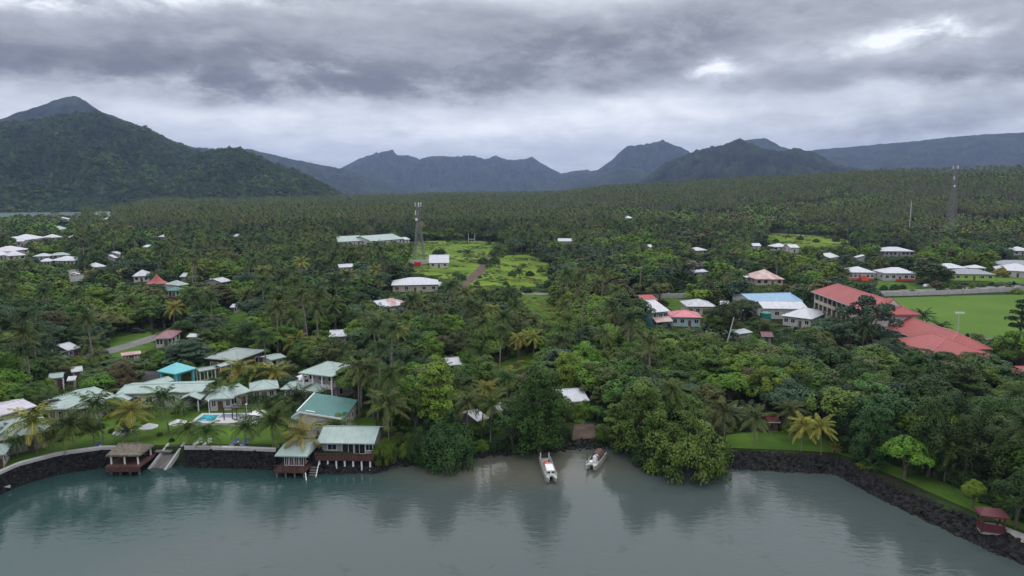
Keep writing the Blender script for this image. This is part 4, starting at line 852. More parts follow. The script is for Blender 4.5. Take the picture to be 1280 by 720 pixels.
    V('white shed with a bright gable roof on the clearing', (536,328.5), (561.5,328.5), 318.5, 'white_metal', 'white_wall', 'gable', 3., 24, 3, 'shed', 'shed', 'clearing shed', None, far=False, vis=1.)
    p = P(522, 333); t = thing('shipping_container', p, R(4), 'red shipping container in front of the telecom tower', 'container', None); MB().box(-1.9, 1.9, -1.2, 1.2, 0, 2.6).build('shell', M['red_container'], t)
    for sx in (-.95, .95): MB().box(sx-.9, sx+.9, -1.27, -1.205, .1, 2.5).build('door', M['red_container'], t)
    CLEAR.append((515, 323, 532, 332, p[1])); FOOT.append((p[0], p[1], 0, 3, 3))
    p = P(525, 330); t = thing('compound_wall', p, 0, 'low pale wall around the foot of the telecom tower', 'wall'); MB().box(-6, 6, -.12, .12, -.5, 2.2).build('panel', M['pale_concrete'], t); MB().box(-6.05, 6.05, -.16, .16, 2.2, 2.35).build('coping', M['white_paint'], t)
    t, p, rz, w, d, rise, ez = V('large pale roofed house with a dark carport below the clearing', (489,356), (549,356), 346.5, 'white_metal', 'beige_wall', 'hip', 3.2, 17, 5, lm='large clearing house', vis=.9, far=False)
    MB().slab([(w/2-.4,-d/2+1,2.75),(w/2+4.2,-d/2+1,2.55),(w/2+4.2,d/2-2,2.55),(w/2-.4,d/2-2,2.75)], .15).build('carport_roof', M['grey_metal'], t)
    for yy in (-d/2+1.3, d/2-2.3): MB().box(w/2+3.8, w/2+4., yy-.1, yy+.1, -.8, 2.4).build('post', M['grey_timber'], t)
    V('white and rust patched roof of a house below the large clearing house', (469,381), (492,383), 372.5, 'rusty_metal', 'white_wall', lm='rust patched house', vis=.4)
    V('bright white tin roof beside the rust patched roof', (478,384), (505,381), 374.5, 'white_metal', 'white_wall', 'gable', 3., 15, 2, vis=.4)
    V('bright white roof among trees behind the white lodge', (411,421), (434,420), 412.5, 'white_metal', 'white_wall', 'gable', 3., 14, 2, lm='tree ringed roof', vis=.2)
    V('small white roof left of the clearing', (424,334.5), (443,333.5), 330, 'white_metal', 'white_wall', 'gable', 3., 16, 2, vis=.4)
    V('narrow pale roof beside the palms behind the bungalows', (338,450), (358,445.5), 444, 'pale_green_metal', 'white_wall', 'gable', 3., 8, 2, vis=.3)
    for px, l in ((586, 'left upright of the white goalposts on the clearing'), ):
        a = P(585.5, 303.5); b = P(593.5, 303.8); t = thing('goalposts', a, math.atan2(b[1]-a[1], b[0]-a[0]), 'tall white goalposts at the far end of the clearing', 'goalposts'); l = math.dist(a[:2], b[:2])
        for x in (0, l): MB().tube((x,0,-.5), (x,0,7.5), .13, n=6).build('upright', M['white_paint'], t)
        MB().tube((0,0,3), (l,0,3), .13, n=6).build('crossbar', M['white_paint'], t); CLEAR.append((584, 289, 595, 302, a[1]))
    V('white long roof in the palms right of the clearing', (697.5,301.5), (716,301.5), 298, 'white_metal', 'white_wall', 'gable', 3., 13, 2, vis=.3)
    V('lone small white roof far in the plantation', (783.5,273), (792,272.5), 270, 'white_metal', 'white_wall', 'gable', 3.5, 13, 1, vis=.3)
    V('tiny white hut in the scrub right of the clearing', (810.5,309), (815.5,309), 305.5, 'white_metal', 'white_wall', 'gable', 3., 20, 1, vis=.5)
    V('white roofed house below the reddish bare trees', (868,313.5), (885,312.5), 309, 'white_metal', vis=.5)
    V('small white peaked roof left of the hillside white house', (940,307.5), (952,307.5), 304, 'white_metal', 'white_wall', 'gable', 3., 18, 1, vis=.3)
    V('white house with two bright roofs on the scrub slope', (966,308.5), (988,308.5), 304, 'white_metal', vis=.9, lm='scrub slope house')
    V('bright square white building right beside the scrub slope house', (988,309.5), (1000,309.5), 305.5, 'white_metal', 'white_wall', 'gable', 3.6, 12, 1, vis=.9)
    V('white gabled roof half hidden by a round tree', (1037,322.5), (1050,320.5), 316.5, 'white_metal', 'white_wall', 'gable', 3., 18, 1, vis=.3)
    V('tiny white roof edge right of the half hidden gabled roof', (1066,321), (1071,322), 318.5, 'white_metal', 'white_wall', 'gable', 3., 15, 1, vis=.3)
    V('long grey roofed school block with a dark row of windows', (1101,314), (1144,314), 308.5, 'grey_metal', 'grey_wall', 'hip', 3.4, 16, 8, 'school_block', 'school', 'grey school block', None, vis=.95)
    V('pale shed roof under a grey leafless tree', (864,341), (886,339.5), 337, 'white_metal', 'white_wall', 'gable', 3., 12, 2, vis=.4)
    V('house with a pink and white rusty hip roof near the power pole', (944,349), (981,349), 336.5, 'rusty_metal', 'beige_wall', 'hip', 3., 24, 4, lm='rusty pink house', vis=.8)
    V('small white lean to beside the rusty pink roofed house', (933,347), (945,346), 343.5, 'white_metal', 'white_wall', 'gable', 2.6, 12, 1, 'shed', 'shed', None, None, vis=.4)
    # roadside houses on the right
    t, p, rz, w, d, rise, ez = V('white roofed house with orange front steps by the village road', (1060.5,340.5), (1095.5,340.5), 333, 'white_metal', 'pink_white_wall', 'hip', 3.8, 20, 6, lm='orange stepped house', vis=1., far=False)
    st = MB()
    for k in range(6): st.box(-w*.08, w*.16, -d/2-.5-k*.5, -d/2-k*.5, -1, 2.-k*.34)
    st.build('stair', M['orange_red_paint'], t); MB().box(-w/2+.8, w/2-.8, -d/2+.25, -d/2+.55, -.8, .9).build('veranda_wall', M['orange_red_paint'], t)
    t, p, rz, w, d, rise, ez = V('white walled house with an orange red porch base beside a big round tree', (1105,341.5), (1147,341.5), 334, 'white_metal', 'white_wall', 'hip', 3.8, 20, 5, lm='orange porch house', vis=1., far=False)
    MB().box(-w*.1, w*.42, -d/2-.6, -d/2+.55, -.8, .95).build('porch_base', M['orange_red_paint'], t)
    V('white hip roof behind the big round tree', (1177,335.5), (1210,335), 329, 'white_metal', vis=.5)
    V('small white peaked roof behind the lime house', (1213,335), (1234,335), 331, 'white_metal', vis=.5)
    V('lime green house with a dark grey hip roof', (1192,342.5), (1246,343), 336, 'dark_grey_metal', 'lime_wall', 'hip', 3.2, 18, 5, lm='lime green house', vis=1., far=False)
    V('long white house with a bright roof at the right frame edge', (1246,337.5), (1300,340), 329, 'white_metal', 'white_wall', 'hip', 3.4, 18, 5, lm='white edge house', vis=.9, far=False)
    V('dark grey roof behind the white house at the frame edge', (1250,331), (1300,331), 325, 'dark_grey_metal', 'grey_wall', vis=.3)
    V('small white walled house high at the right frame edge', (1267,313.5), (1292,313.5), 308, 'white_metal', vis=1.)
    # blue roofed house group
    V('house with a long sky blue roof', (940,378), (1004,376), 366.5, 'blue_metal', 'white_wall', 'gable', 4.6, 12, 5, lm='blue roofed house', vis=.2, far=False)
    V('wide bright white roof in front of the blue roofed house', (954,385.5), (1011,386), 376.5, 'white_metal', 'white_wall', 'gable', 3.9, 12, 5, lm='bright white roofed house', vis=.9, far=False)
    V('white walled house wing with a low white roof at the foot of the bright roof', (976,394), (1015,399), 384.5, 'white_metal', 'white_wall', 'hip', 3.4, 14, 4, vis=1., far=False)
    p = P(956.5, 402); t = thing('water_tank', p, 0, 'dark green round water tank below the blue roofed house', 'water tank', None, 'green water tank'); MB().tube((0,0,-.5), (0,0,3.2), 1.9, n=18).build('shell', M['tank_green'], t); MB().tube((0,0,3.2), (0,0,3.6), 1.95, .4, n=18).build('lid', M['tank_green'], t); CLEAR.append((950, 391, 963, 400, p[1])); FOOT.append((p[0], p[1], 0, 3, 3))
    V('small grey shack on stilts under a white tin roof', (917.5,389), (928,389), 384.5, 'white_metal', 'grey_wall', 'gable', 3.2, 12, 1, 'shack', 'shack', 'small grey shack', None, vis=1.)
    V('small maroon roofed shed below the blue roofed house', (952,420), (967,420.5), 414.5, 'maroon_metal', 'grey_wall', 'gable', 2.4, 16, 1, 'shed', 'shed', 'maroon shed', None, vis=.9)
    V('low whitish tin lean to left of the maroon shed', (924.5,417.5), (941,415), 411.5, 'grey_metal', 'grey_wall', 'shed', 2., 9, 0, 'shed', 'shed', None, None, vis=.5, dr=False)
    V('pinkish bungalow roof seen through trees near the lawn', (960,527), (976,527.5), 520, 'maroon_metal', 'brown_wall', 'gable', 2.2, 14, 2, 'shed', 'shed', 'red lawn shed', None, vis=.6)
    t, p, rz, w, d, rise, ez = V('tall teal house with a white tin roof and a rusty red and white awning', (815,390.5), (838,388.5), 375.5, 'white_metal', 'teal_wall', 'gable', 5.6, 14, 3, lm='teal house', vis=1., far=False, floors=2)
    MB().slab([(-w/2+.3,-d/2-2.3,2.6),(w/2-.3,-d/2-2.3,2.6),(w/2-.3,-d/2+.3,3.9),(-w/2+.3,-d/2+.3,3.9)], .12).build('awning', M['rusty_metal'], t)
    for xx in (-w/2+.5, 0, w/2-.5): MB().box(xx-.08, xx+.08, -d/2-2.2, -d/2-2.04, -1.5, 2.5).build('post', M['teal_wall'], t)
    V('small faded red roof behind the teal house', (804,376), (823,375), 368.5, 'red_metal', 'grey_wall', 'gable', 3., 14, 2, vis=.3)
    V('beige house with a grey white hip roof behind the pink roofed house', (858.5,383), (896,383), 373.5, 'grey_metal', 'beige_wall', 'hip', 3.4, 18, 4, lm='beige house', vis=.9, far=False)
    V('small white roof edge between trees right of the beige house', (900,381), (912,381.5), 376.5, 'white_metal', 'white_wall', 'gable', 3., 14, 1, vis=.3)
    V('pale blue walled house with a faded pink red roof', (838,396), (878,396.5), 387.5, 'pink_metal', 'pale_blue_wall', 'hip', 3.4, 18, 4, lm='pale blue house', vis=1., far=False)
    # bright roofs in the shore trees
    V('bright white tin roof hidden in the shore trees behind the boats', (702,503), (737,500), 486.5, 'white_metal', 'white_wall', 'gable', 3., 15, 3, lm='hidden tin roof', vis=.1)
    V('small white roofed shack behind the two shore palms', (596,527), (611,521), 514, 'white_metal', 'white_wall', 'gable', 2.8, 15, 2, 'shack', 'shack', 'white shore shack', None, vis=.6)
    V('scrap of white tin roof beside the big dark shore tree', (626,515), (637,512), 505, 'white_metal', 'white_wall', 'gable', 2.6, 15, 1, 'shack', 'shack', None, None, vis=.2)
    V('pale tin roof glimpsed above the shore trees', (560,456.5), (578,455), 447, 'grey_metal', 'white_wall', 'gable', 3., 15, 2, vis=.1)
village()
# ---------------------------------------------------------------- red roofed school
def school():
    z0 = 5.; W0 = P(1092, 393, 10.2); zb = float(H(W0[0], W0[1]))
    def eq(px, py, z): return np.array(onz(px, py, z))
    ez = 10.2
    a, b = eq(1014.5,364,zb+ez), eq(1092,393,zb+ez); c = eq(1151.5,393.5,zb+ez); w = math.dist(b, c); l = math.dist(a, b); rz = math.atan2(a[1]-b[1], a[0]-b[0])     # local x runs back from the near end
    u = np.array([math.cos(rz), math.sin(rz)]); n = np.array([-u[1], u[0]])
    ctr = (a+b)/2 - n*w/2
    t = thing('school_block', (ctr[0], ctr[1], zb), rz, 'three storey school block with a long faded red hip roof', 'school', 'red roofed school buildings', 'red roofed school')
    rise = 3.4
    hip_mb(l, w, ez, rise, l-9., .35).build('roof', M['red_metal'], t)
    # gablet at the near end
    gx = -(l-9)/2; g = MB().add([(gx+1.2,0,ez+rise+.7),(gx-2.,-2.6,ez+rise-1.55),(gx-2.,2.6,ez+rise-1.55),(gx-2.,0,ez+rise+.7),(gx+3.5,-2.6,ez+rise-1.55),(gx+3.5,2.6,ez+rise-1.55)],[(3,1,4,0),(3,0,5,2),(1,3,2),(0,4,5),(1,2,5,4)]); g.build('gablet', M['red_metal'], t)
    MB().add([(gx-2.03,-2.1,ez+rise-1.45),(gx-2.03,2.1,ez+rise-1.45),(gx-2.03,0,ez+rise+.4),(gx-2.1,-2.1,ez+rise-1.45),(gx-2.1,2.1,ez+rise-1.45),(gx-2.1,0,ez+rise+.4)],[(3,4,5),(0,2,1),(0,1,4,3),(1,2,5,4),(2,0,3,5)]).build('gablet_panel', M['pink_white_wall'], t)
    rc = MB(); r2 = (l-9)/2; rc.tube((-r2,0,ez+rise+.02),(r2,0,ez+rise+.02),.14,n=6)
    for sx in (-1, 1):
        for sy in (-1, 1): rc.tube((sx*r2,0,ez+rise+.02),(sx*l/2,sy*w/2,ez+.02),.11,n=5)
    rc.build('ridge_cap', M['pink_metal'], t)
    for sy in (-1, 1): MB().box(-l/2, l/2, *sorted((sy*w/2+sy*.004, sy*w/2+sy*.16)), ez-.3, ez-.08).build('gutter', M['pale_concrete'], t)
    x, y = l/2-1, w/2-1
    MB().box(-x, x, -y, y-1.8, -2, ez-.2).build('wall', M['brown_wall'], t)
    MB().box(-x, -x+.4, y-1.79, y+.1, -2, ez-.2).build('end_wall', M['pink_white_wall'], t)
    MB().box(-x-.12, -x-.004, -y, y, -2, ez-.25).build('gable_wall', M['pink_white_wall'], t)
    for k in range(3):
        z = k*3.3
        if k: MB().box(-x+.41, x, y-1.79, y+.1, z-.2, z).build('gallery_floor', M['beige_wall'], t)
        MB().box(-x+.41, x, y, y+.12, z+.005, z+.95).build('parapet', M['beige_wall' if k == 2 else 'brown_wall'], t)
        for i in range(12): window(t, -x+1.4+i*(2*x-2.)/12+.6, y-1.8, z+.9, 1.6, 1.5, 'b', False)
    for i in range(13):
        xx = -x+.4+i*(2*x-.4)/12; MB().box(xx-.2, xx+.2, y-.14, y+.2, -2, ez-.35).build('column', M['pale_concrete'], t)
    FOOT.append((ctr[0], ctr[1], rz, l/2+1, w/2+1)); 
    for k in range(5):
        q = a+(b-a)*k/5; q2 = a+(b-a)*(k+1)/5; q3 = q-n*w*.6
        clear([(q[0],q[1],zb+ez),(q2[0],q2[1],zb+ez-(4 if k < 3 else 0)),(q3[0],q3[1],zb+ez+rise)], q2[1])
    # lower wing and cross wing
    def wing(label, x0, x1, y0, y1, ez, rise, lm=None, win=6, along='y', gab=False):
        w, l = x1-x0, y1-y0; zb = float(H((x0+x1)/2, (y0+y1)/2))
        rz = R(90) if along == 'y' else 0; L_, W_ = (l, w) if along == 'y' else (w, l)
        t = thing('school_wing', ((x0+x1)/2, (y0+y1)/2, zb), rz, label, 'school', 'red roofed school buildings', lm)
        hip_mb(L_, W_, ez, rise, L_-W_*.75).build('roof', M['red_metal'], t)
        rc = MB(); r2 = (L_-W_*.75)/2; rc.tube((-r2,0,ez+rise+.02),(r2,0,ez+rise+.02),.13,n=6)
        for sx in (-1, 1):
            for sy in (-1, 1): rc.tube((sx*r2,0,ez+rise+.02),(sx*L_/2,sy*W_/2,ez+.02),.1,n=5)
        rc.build('ridge_cap', M['pink_metal'], t)
        for sy in (-1, 1): MB().box(-L_/2, L_/2, *sorted((sy*W_/2+sy*.004, sy*W_/2+sy*.16)), ez-.2, ez-.05).build('gutter', M['pale_concrete'], t)
        MB().box(-L_/2+.9, L_/2-.9, -W_/2+.9, W_/2-.9, -2, ez-.15).build('wall', M['white_wall'], t)
        for i in range(win):
            window(t, -L_/2+1.+(i+.5)*(L_-2)/win, W_/2-.9, 1.2, 1.3, 1.3, 'b', True)
            if along == 'x': window(t, -L_/2+1.+(i+.5)*(L_-2)/win, -W_/2+.9, 1.2, 1.3, 1.3, 'f', True)
        FOOT.append(((x0+x1)/2, (y0+y1)/2, 0, w/2+1, l/2+1)); z = zb+ez
        clear([(x0+1,y0+2,z),(x0,y1,z),((x0+x1)/2,y1-3,z+rise),(x1-1,y0+3,z)], y0, 1, -2)
    wing('lower school wing with a long red hip roof in front of the tall block', 110.3, 122.5, 170, 207, 6., 3.2, 'red school wing')
    wing('front school cross wing with a broad red roof reaching the trees', 102, 119.5, 164, 182.5, 5.6, 3.4, 'front school wing')
    p = P(1290, 468, 3.2); q = P(1270, 468, 3.2)
    house('red roofed building edge at the right frame edge below the drive', (1269,466), (1320,468), 458, 3.2, 'hip', 18, 'orange_red_paint', 'red_metal', 3, .6, 'house', 'house', 'red edge house', None, vis=.6)
school()
# ---------------------------------------------------------------- roadside wall with white posts
def roadside_wall(px, label, h, lm=None, hp=.35):
    pts = [P(*q) for q in px]; t = thing('roadside_wall', pts[0], 0, label, 'wall', None, lm); o = pts[0]
    d = 0; nxt = 0
    for a, b in zip(pts[:-1], pts[1:]):
        l = math.dist(a[:2], b[:2]); u = (b-a)/l; n = np.array([-u[1], u[0], 0])*.14
        q = [a-n-o, b-n-o, b+n-o, a+n-o]; v = [(p[0], p[1], p[2]-.8) for p in q]+[(p[0], p[1], p[2]+h) for p in q]
        MB().add(v, [(0,3,2,1),(4,5,6,7),(0,1,5,4),(1,2,6,5),(2,3,7,6),(3,0,4,7)]).build('panel', M['pale_concrete'], t)
        while nxt < d+l:
            p = a+(b-a)*((nxt-d)/l)-o; MB().box(p[0]-.3, p[0]+.3, p[1]-.3, p[1]+.3, p[2]-.8, p[2]+h+hp).build('pillar', M['pale_concrete'], t); nxt += 7.
        d += l; m = (a+b)/2
        for k in range(6): mm_ = a+(b-a)*(k+.5)/6; FOOT.append((mm_[0], mm_[1], 0, 2.5, 2.))
    xs = [q[0] for q in px]; ys = [q[1] for q in px]; return t
roadside_wall([(1090,370.5),(1140,369.5),(1190,367.8),(1240,365.5),(1330,361.5)], 'long pale wall with white pillars between the sports field and the road', 1.9, 'roadside wall'); 
for x0, x1, y0, y1 in ((1092,1140,363,369), (1140,1190,361,368), (1190,1240,359,366), (1240,1280,358,365)): CLEAR.append((x0, y0, x1, y1, 240))
roadside_wall([(815,373),(860,372.5),(893,372)], 'pale wall with white posts behind the teal house', 1.9); CLEAR.append((832, 366.5, 892, 372, 235))
# ---------------------------------------------------------------- towers
def tower(label, px, py, top, lm, hw=3.2, tw=1.):
    p = P(px, py); lo, hi = 5., 120.
    for _ in range(40):
        k = (lo+hi)/2
        if proj(p+np.array([0,0,k]))[1] > top: lo = k
        else: hi = k
    h = lo; t = thing('telecom_tower', p, R(20), label, 'tower', None, lm)
    cor = [(-1,-1),(1,-1),(1,1),(-1,1)]
    def wd(z): return hw+(tw-hw)*min(1, z/(h*.72)) if z < h*.72 else tw
    for cx, cy in cor:
        MB().path([(cx*wd(z), cy*wd(z), z) for z in (-1, h*.36, h*.72, h)], [.24, .2, .17, .14]).build('leg', M['steel'], t)
    br = MB(); z = 0.; 
    while z < h-1:
        s = max(1.8, wd(z)*1.1); z1 = min(h, z+s)
        for i in range(4):
            (a, b), (c, d) = cor[i], cor[(i+1) % 4]; w0, w1 = wd(z), wd(z1)
            br.tube((a*w0,b*w0,z), (c*w1,d*w1,z1), .11, n=4); br.tube((c*w0,d*w0,z), (a*w1,b*w1,z1), .11, n=4); br.tube((a*w1,b*w1,z1), (c*w1,d*w1,z1), .075, n=4)
        z = z1
    br.build('lattice_bracing', M['steel'], t)
    for k, zz in ((0, h-.8), (1, h*.84)):
        for i in range(3 if k == 0 else 2):
            a = i*2.1+.4+k; r = tw*1.9; MB().box(-.28, .28, -.14, .14, -1.3, 1.3).build('antenna_panel', M['white_paint'], t, (math.cos(a)*r, math.sin(a)*r, zz), a+math.pi/2)
            MB().tube((0,0,zz), (math.cos(a)*(r-.15), math.sin(a)*(r-.15), zz), .07, n=5).build('bracket', M['steel'], t)
    o = MB().tube((0,0,0), (0,.5,0), .8, .7, 14).build('dish', M['white_paint'], t, (-tw-.5, -tw-.4, h*.73))
    CLEAR.append((px-4, top, px+4, py-5, p[1])); FOOT.append((p[0], p[1], 0, hw+2, hw+2))
tower('grey lattice telecom tower on the bright clearing', 524, 328, 254, 'clearing tower')
tower('taller lattice telecom tower with white antennas in the right plantation', 1187, 298, 208, 'right tower', 3.6, 1.1)
# ---------------------------------------------------------------- small red shelter and path on the rock bank
def shelter():
    c = onz(1240,641,4.4); rz = R(-17); w, d = 3.7, 2.7
    t = thing('beach_shelter', (c[0], c[1], 2.45), rz, 'small dark red open shelter on the rock bank', 'shelter', None, 'red beach shelter')
    hip_mb(w, d, 1.95, .75, w*.6).build('roof', M['maroon_metal'], t); x, y = w/2-.5, d/2-.5
    for sx in (-1, 1):
        for sy in (-1, 1): MB().box(sx*x-.1, sx*x+.1, sy*y-.1, sy*y+.1, -.8, 1.8).build('post', M['red_brown_timber'], t)
    MB().box(-x, x, -y, y, -1, .15).build('floor', M['concrete'], t)
    MB().box(-x, x, -y-.1, -y-.004, -.6, .6).box(-x-.1, -x-.004, -y, y, -.6, .6).build('half_wall', M['maroon_metal'], t)
    MB().box(-x+.3, x-.3, y-.9, y-.4, .45, .55).box(-x+.4, -x+.55, y-.85, y-.45, .15, .45).box(x-.55, x-.4, y-.85, y-.45, .15, .45).build('bench', M['red_brown_timber'], t)
    CLEAR.append((1212, 628, 1266, 655, c[1])); FOOT.append((c[0], c[1], rz, w/2+1, d/2+1))
shelter()
road('path', [(1236,655),(1262,664),(1300,680)], 1.5, 'concrete', 'pale concrete path beside the small red shelter', .12)
# ---------------------------------------------------------------- boats
def boat(label, bow, stern, width, cabin, lm):
    a, b = np.array(onz(*bow, .5)), np.array(onz(*stern, .5)); l = math.dist(a, b)+.4; c = (a+b)/2; rz = math.atan2(a[1]-b[1], a[0]-b[0])        # local +x = bow
    t = thing('catamaran_boat', (c[0], c[1], 0), rz, label, 'boat', 'moored fishing catamarans', lm); h = width/2
    for s in (-1, 1):
        st = []; 
        for x, wb, wt, zb, zt in ((-l/2, .34, .42, -.25, .75), (0, .36, .45, -.3, .8), (l*.32, .28, .42, -.25, .95), (l/2, .03, .12, .45, 1.15)):
            yc = s*(h-.45); st.append([(x, yc-wt, zt), (x, yc-wb, zb), (x, yc+wb, zb), (x, yc+wt, zt)])
        v = [p for q in st for p in q]; f = [(i*4+k, i*4+(k+1) % 4, (i+1)*4+(k+1) % 4, (i+1)*4+k) for i in range(3) for k in range(4)]+[(0,3,2,1), (12,13,14,15)]
        MB().add(v, f).build('hull', M['boat_aluminium'], t)
    MB().box(-l*.45, l*.33, -h+.15, h-.15, .7, .86).build('deck', M['boat_aluminium'], t)
    r = MB()
    for s in (-1, 1):
        r.box(-l*.45, l*.36, s*(h-.08)-.05, s*(h-.08)+.05, .86, 1.22)
    r.build('gunwale', M['boat_aluminium'], t)
    if cabin:
        MB().box(l*.02, l*.3, -h*.62, h*.62, .862, 1.75).build('cabin', M['white_paint'], t)
        for y in (-.38, .38): MB().box(l*.3, l*.3+.04, y-.25, y+.25, 1.2, 1.55).build('window', M['dark_glass'], t)
        MB().box(-l*.02, l*.03, -h*.5, h*.5, 1.752, 1.82).build('hatch', M['rusty_metal'], t)
        MB().box(-l*.22, -l*.05, -h*.5, h*.1, .862, 1.3).build('fish_box', M['orange_red_paint'], t)
        MB().box(-l*.3, -l*.14, .2, h*.6, .862, 1.15).build('crate', M['brown_wall'], t)
        for s in (-1, 1): 
            MB().tube((-l*.44, s*h*.72, 0.8), (-l*.44, s*h*.72, 1.9), .09, n=8).build('stern_post', M['white_paint'], t)
            MB().box(-l*.5, -l*.455, s*h*.5-.2, s*h*.5+.2, .4, 1.4).build('outboard_engine', M['dark_metal'], t)
        MB().tube((-l*.1, 0, .86), (-l*.1, 0, 2.2), .05, n=6).build('aerial', M['white_paint'], t)
    else:
        f = MB(); n = 7; 
        for x in (-l*.3, l*.0, l*.12):
            pts = [(x, math.cos(math.pi*i/n)*h*.75, 1.0+math.sin(math.pi*i/n)*1.1) for i in range(n+1)]; f.path(pts, [.06]*(n+1), 6)
        f.build('canopy_frame', M['dark_metal'], t)
        v = []
        for x in (-l*.32, l*.02):
            for k in (0, .05): v += [(x, math.cos(math.pi*i/n)*(h*.78+k), 1.02+math.sin(math.pi*i/n)*(1.13+k)) for i in range(n+1)]
        m = n+1; fc = [(m+i, m+i+1, 3*m+i+1, 3*m+i) for i in range(n)]+[(i, 2*m+i, 2*m+i+1, i+1) for i in range(n)]
        MB().add(v, fc).build('canopy', M['brown_wall'], t)
        MB().box(l*.03, l*.16, -.3, .35, .862, 1.9).build('wheelhouse', M['white_paint'], t)
        MB().box(l*.2, l*.3, -h*.6, -h*.1, .862, 1.25).build('fish_box', M['white_paint'], t)
        MB().box(-l*.5, -l*.455, -.2, .2, .4, 1.4).build('outboard_engine', M['dark_metal'], t)
        MB().tube((l*.3, -h*.8, .9), (l*.34, -h*.9, 3.), .04, n=6).build('fishing_rod', M['dark_metal'], t)
boat('pale aluminium fishing catamaran with a cabin and two white stern posts', (690.5,602), (680.5,574), 2.15, True, 'cabin boat')
boat('aluminium fishing catamaran with a dark arched canopy', (738,586), (752,568), 2.2, False, 'canopy boat')
CLEAR.append((674, 565, 696, 604, 116)); CLEAR.append((730, 565, 757, 590, 116))
# ---------------------------------------------------------------- vehicles
def car(label, px, py, rz, m, lm=None):
    p = P(px, py); t = thing('parked_car', p, rz, label, 'car', 'parked cars')
    v = []; prof = [(-2.1,.35),(-2.1,.85),(-1.9,.95),(-1.5,1.45),(.3,1.45),(.9,.95),(2.0,.8),(2.1,.35)]
    for y in (-.85, .85): v += [(x, y*(.86 if z > 1.2 else 1), z) for x, z in prof]
    n = len(prof); MB().add(v, [tuple(range(n)), tuple(range(2*n-1, n-1, -1))]+[(i, i+n, (i+1) % n+n, (i+1) % n) for i in range(n)]).build('body', M[m], t)
    for x in (-1.35, 1.35):
        for y in (-.8, .8): MB().tube((x, y-.12, .33), (x, y+.12, .33), .33, n=12).build('wheel', M['dark_metal'], t)
    for y in (-.8, .8): MB().box(-1.3, .35, *sorted((y, y+math.copysign(.035, y))), 1.0, 1.36).build('window', M['dark_glass'], t)
    CLEAR.append((px-3, py-5, px+3, py, p[1])); FOOT.append((p[0], p[1], 0, 3, 3))
car('white car parked on the grey paved yard among trees', 94, 344, R(20), 'white_paint')
car('white car parked beside the white lodge', 379, 476, R(70), 'white_paint')
car('white car parked under the big round tree by the roadside wall', 1160, 359, R(10), 'white_paint')
car('dark car standing by the village road near the mauve roofed house', 173, 416, R(5), 'dark_metal')
# ================================================================= vegetation
TONE = {'dark': ((.018,.042,.012),(.042,.080,.020)), 'mid': ((.032,.074,.013),(.080,.140,.024)), 'bright': ((.050,.112,.012),(.125,.205,.024)),
        'olive': ((.050,.064,.020),(.105,.122,.040)), 'bluegreen': ((.024,.056,.030),(.062,.105,.056)), 'brown': ((.050,.046,.022),(.095,.082,.036)),
        'grey': ((.10,.09,.085),(.16,.15,.14)), 'red': ((.14,.02,.02),(.20,.045,.03)), 'yellow': ((.20,.20,.03),(.32,.30,.05)), 'lightyellow': ((.16,.17,.05),(.28,.28,.09)),
        'palm': ((.046,.090,.018),(.125,.150,.036)), 'palm_olive': ((.066,.094,.028),(.160,.165,.056)), 'palm_dark': ((.030,.064,.018),(.085,.115,.032)), 'palm_gold': ((.15,.175,.030),(.40,.33,.07))}
WORD = {'dark': 'dark green', 'mid': 'green', 'bright': 'bright green', 'olive': 'olive', 'bluegreen': 'bluish green', 'brown': 'brownish', 'grey': 'grey', 'red': 'dark red', 'yellow': 'yellow', 'lightyellow': 'pale yellow',
        'palm': 'green', 'palm_olive': 'olive', 'palm_dark': 'dark green', 'palm_gold': 'golden'}
TONE = {k: (tuple(c*.82 for c in a), tuple(c*1.06 for c in b)) for k, (a, b) in TONE.items()}  # shade contrast put into leaf colour: dark end lowered, light end raised
for k, (a, b) in TONE.items(): M['leaf_'+k] = leafmat('leaf_'+k, a, b)
def np_mesh(name, v, f, tint=None, mats=(), midx=None):
    """v (n,3); f (m,4) quads; tint per vertex"""
    me = bpy.data.meshes.new(name); v = np.asarray(v, np.float32); f = np.asarray(f, np.int32)
    me.vertices.add(len(v)); me.vertices.foreach_set('co', v.ravel()); me.loops.add(f.size); me.loops.foreach_set('vertex_index', f.ravel())
    me.polygons.add(len(f)); me.polygons.foreach_set('loop_start', np.arange(0, f.size, f.shape[1], dtype=np.int32))
    if tint is not None:
        a = me.attributes.new('tint', 'FLOAT', 'POINT'); a.data.foreach_set('value', np.asarray(tint, np.float32))
    for m in mats: me.materials.append(m)
    if midx is not None: me.polygons.foreach_set('material_index', np.asarray(midx, np.int32))
    me.update(calc_edges=True); return me
def unit(a): return a/np.maximum(np.linalg.norm(a, axis=-1, keepdims=True), 1e-9)
def leaves(c, nrm, ln, wd, g):
    """rhombic leaf clumps at c with normals nrm"""
    n = len(c); t = unit(np.cross(nrm, g.normal(size=(n, 3)))); b = np.cross(nrm, t); l = (ln*(.7+.6*g.random(n)))[:, None]; w = (wd*(.7+.6*g.random(n)))[:, None]
    v = np.stack([c-t*l*.5, c+b*w*.5-nrm*l*.06, c+t*l*.5-nrm*l*.16, c-b*w*.5-nrm*l*.06], 1).reshape(-1, 3)
    return v, np.arange(4*n).reshape(n, 4)
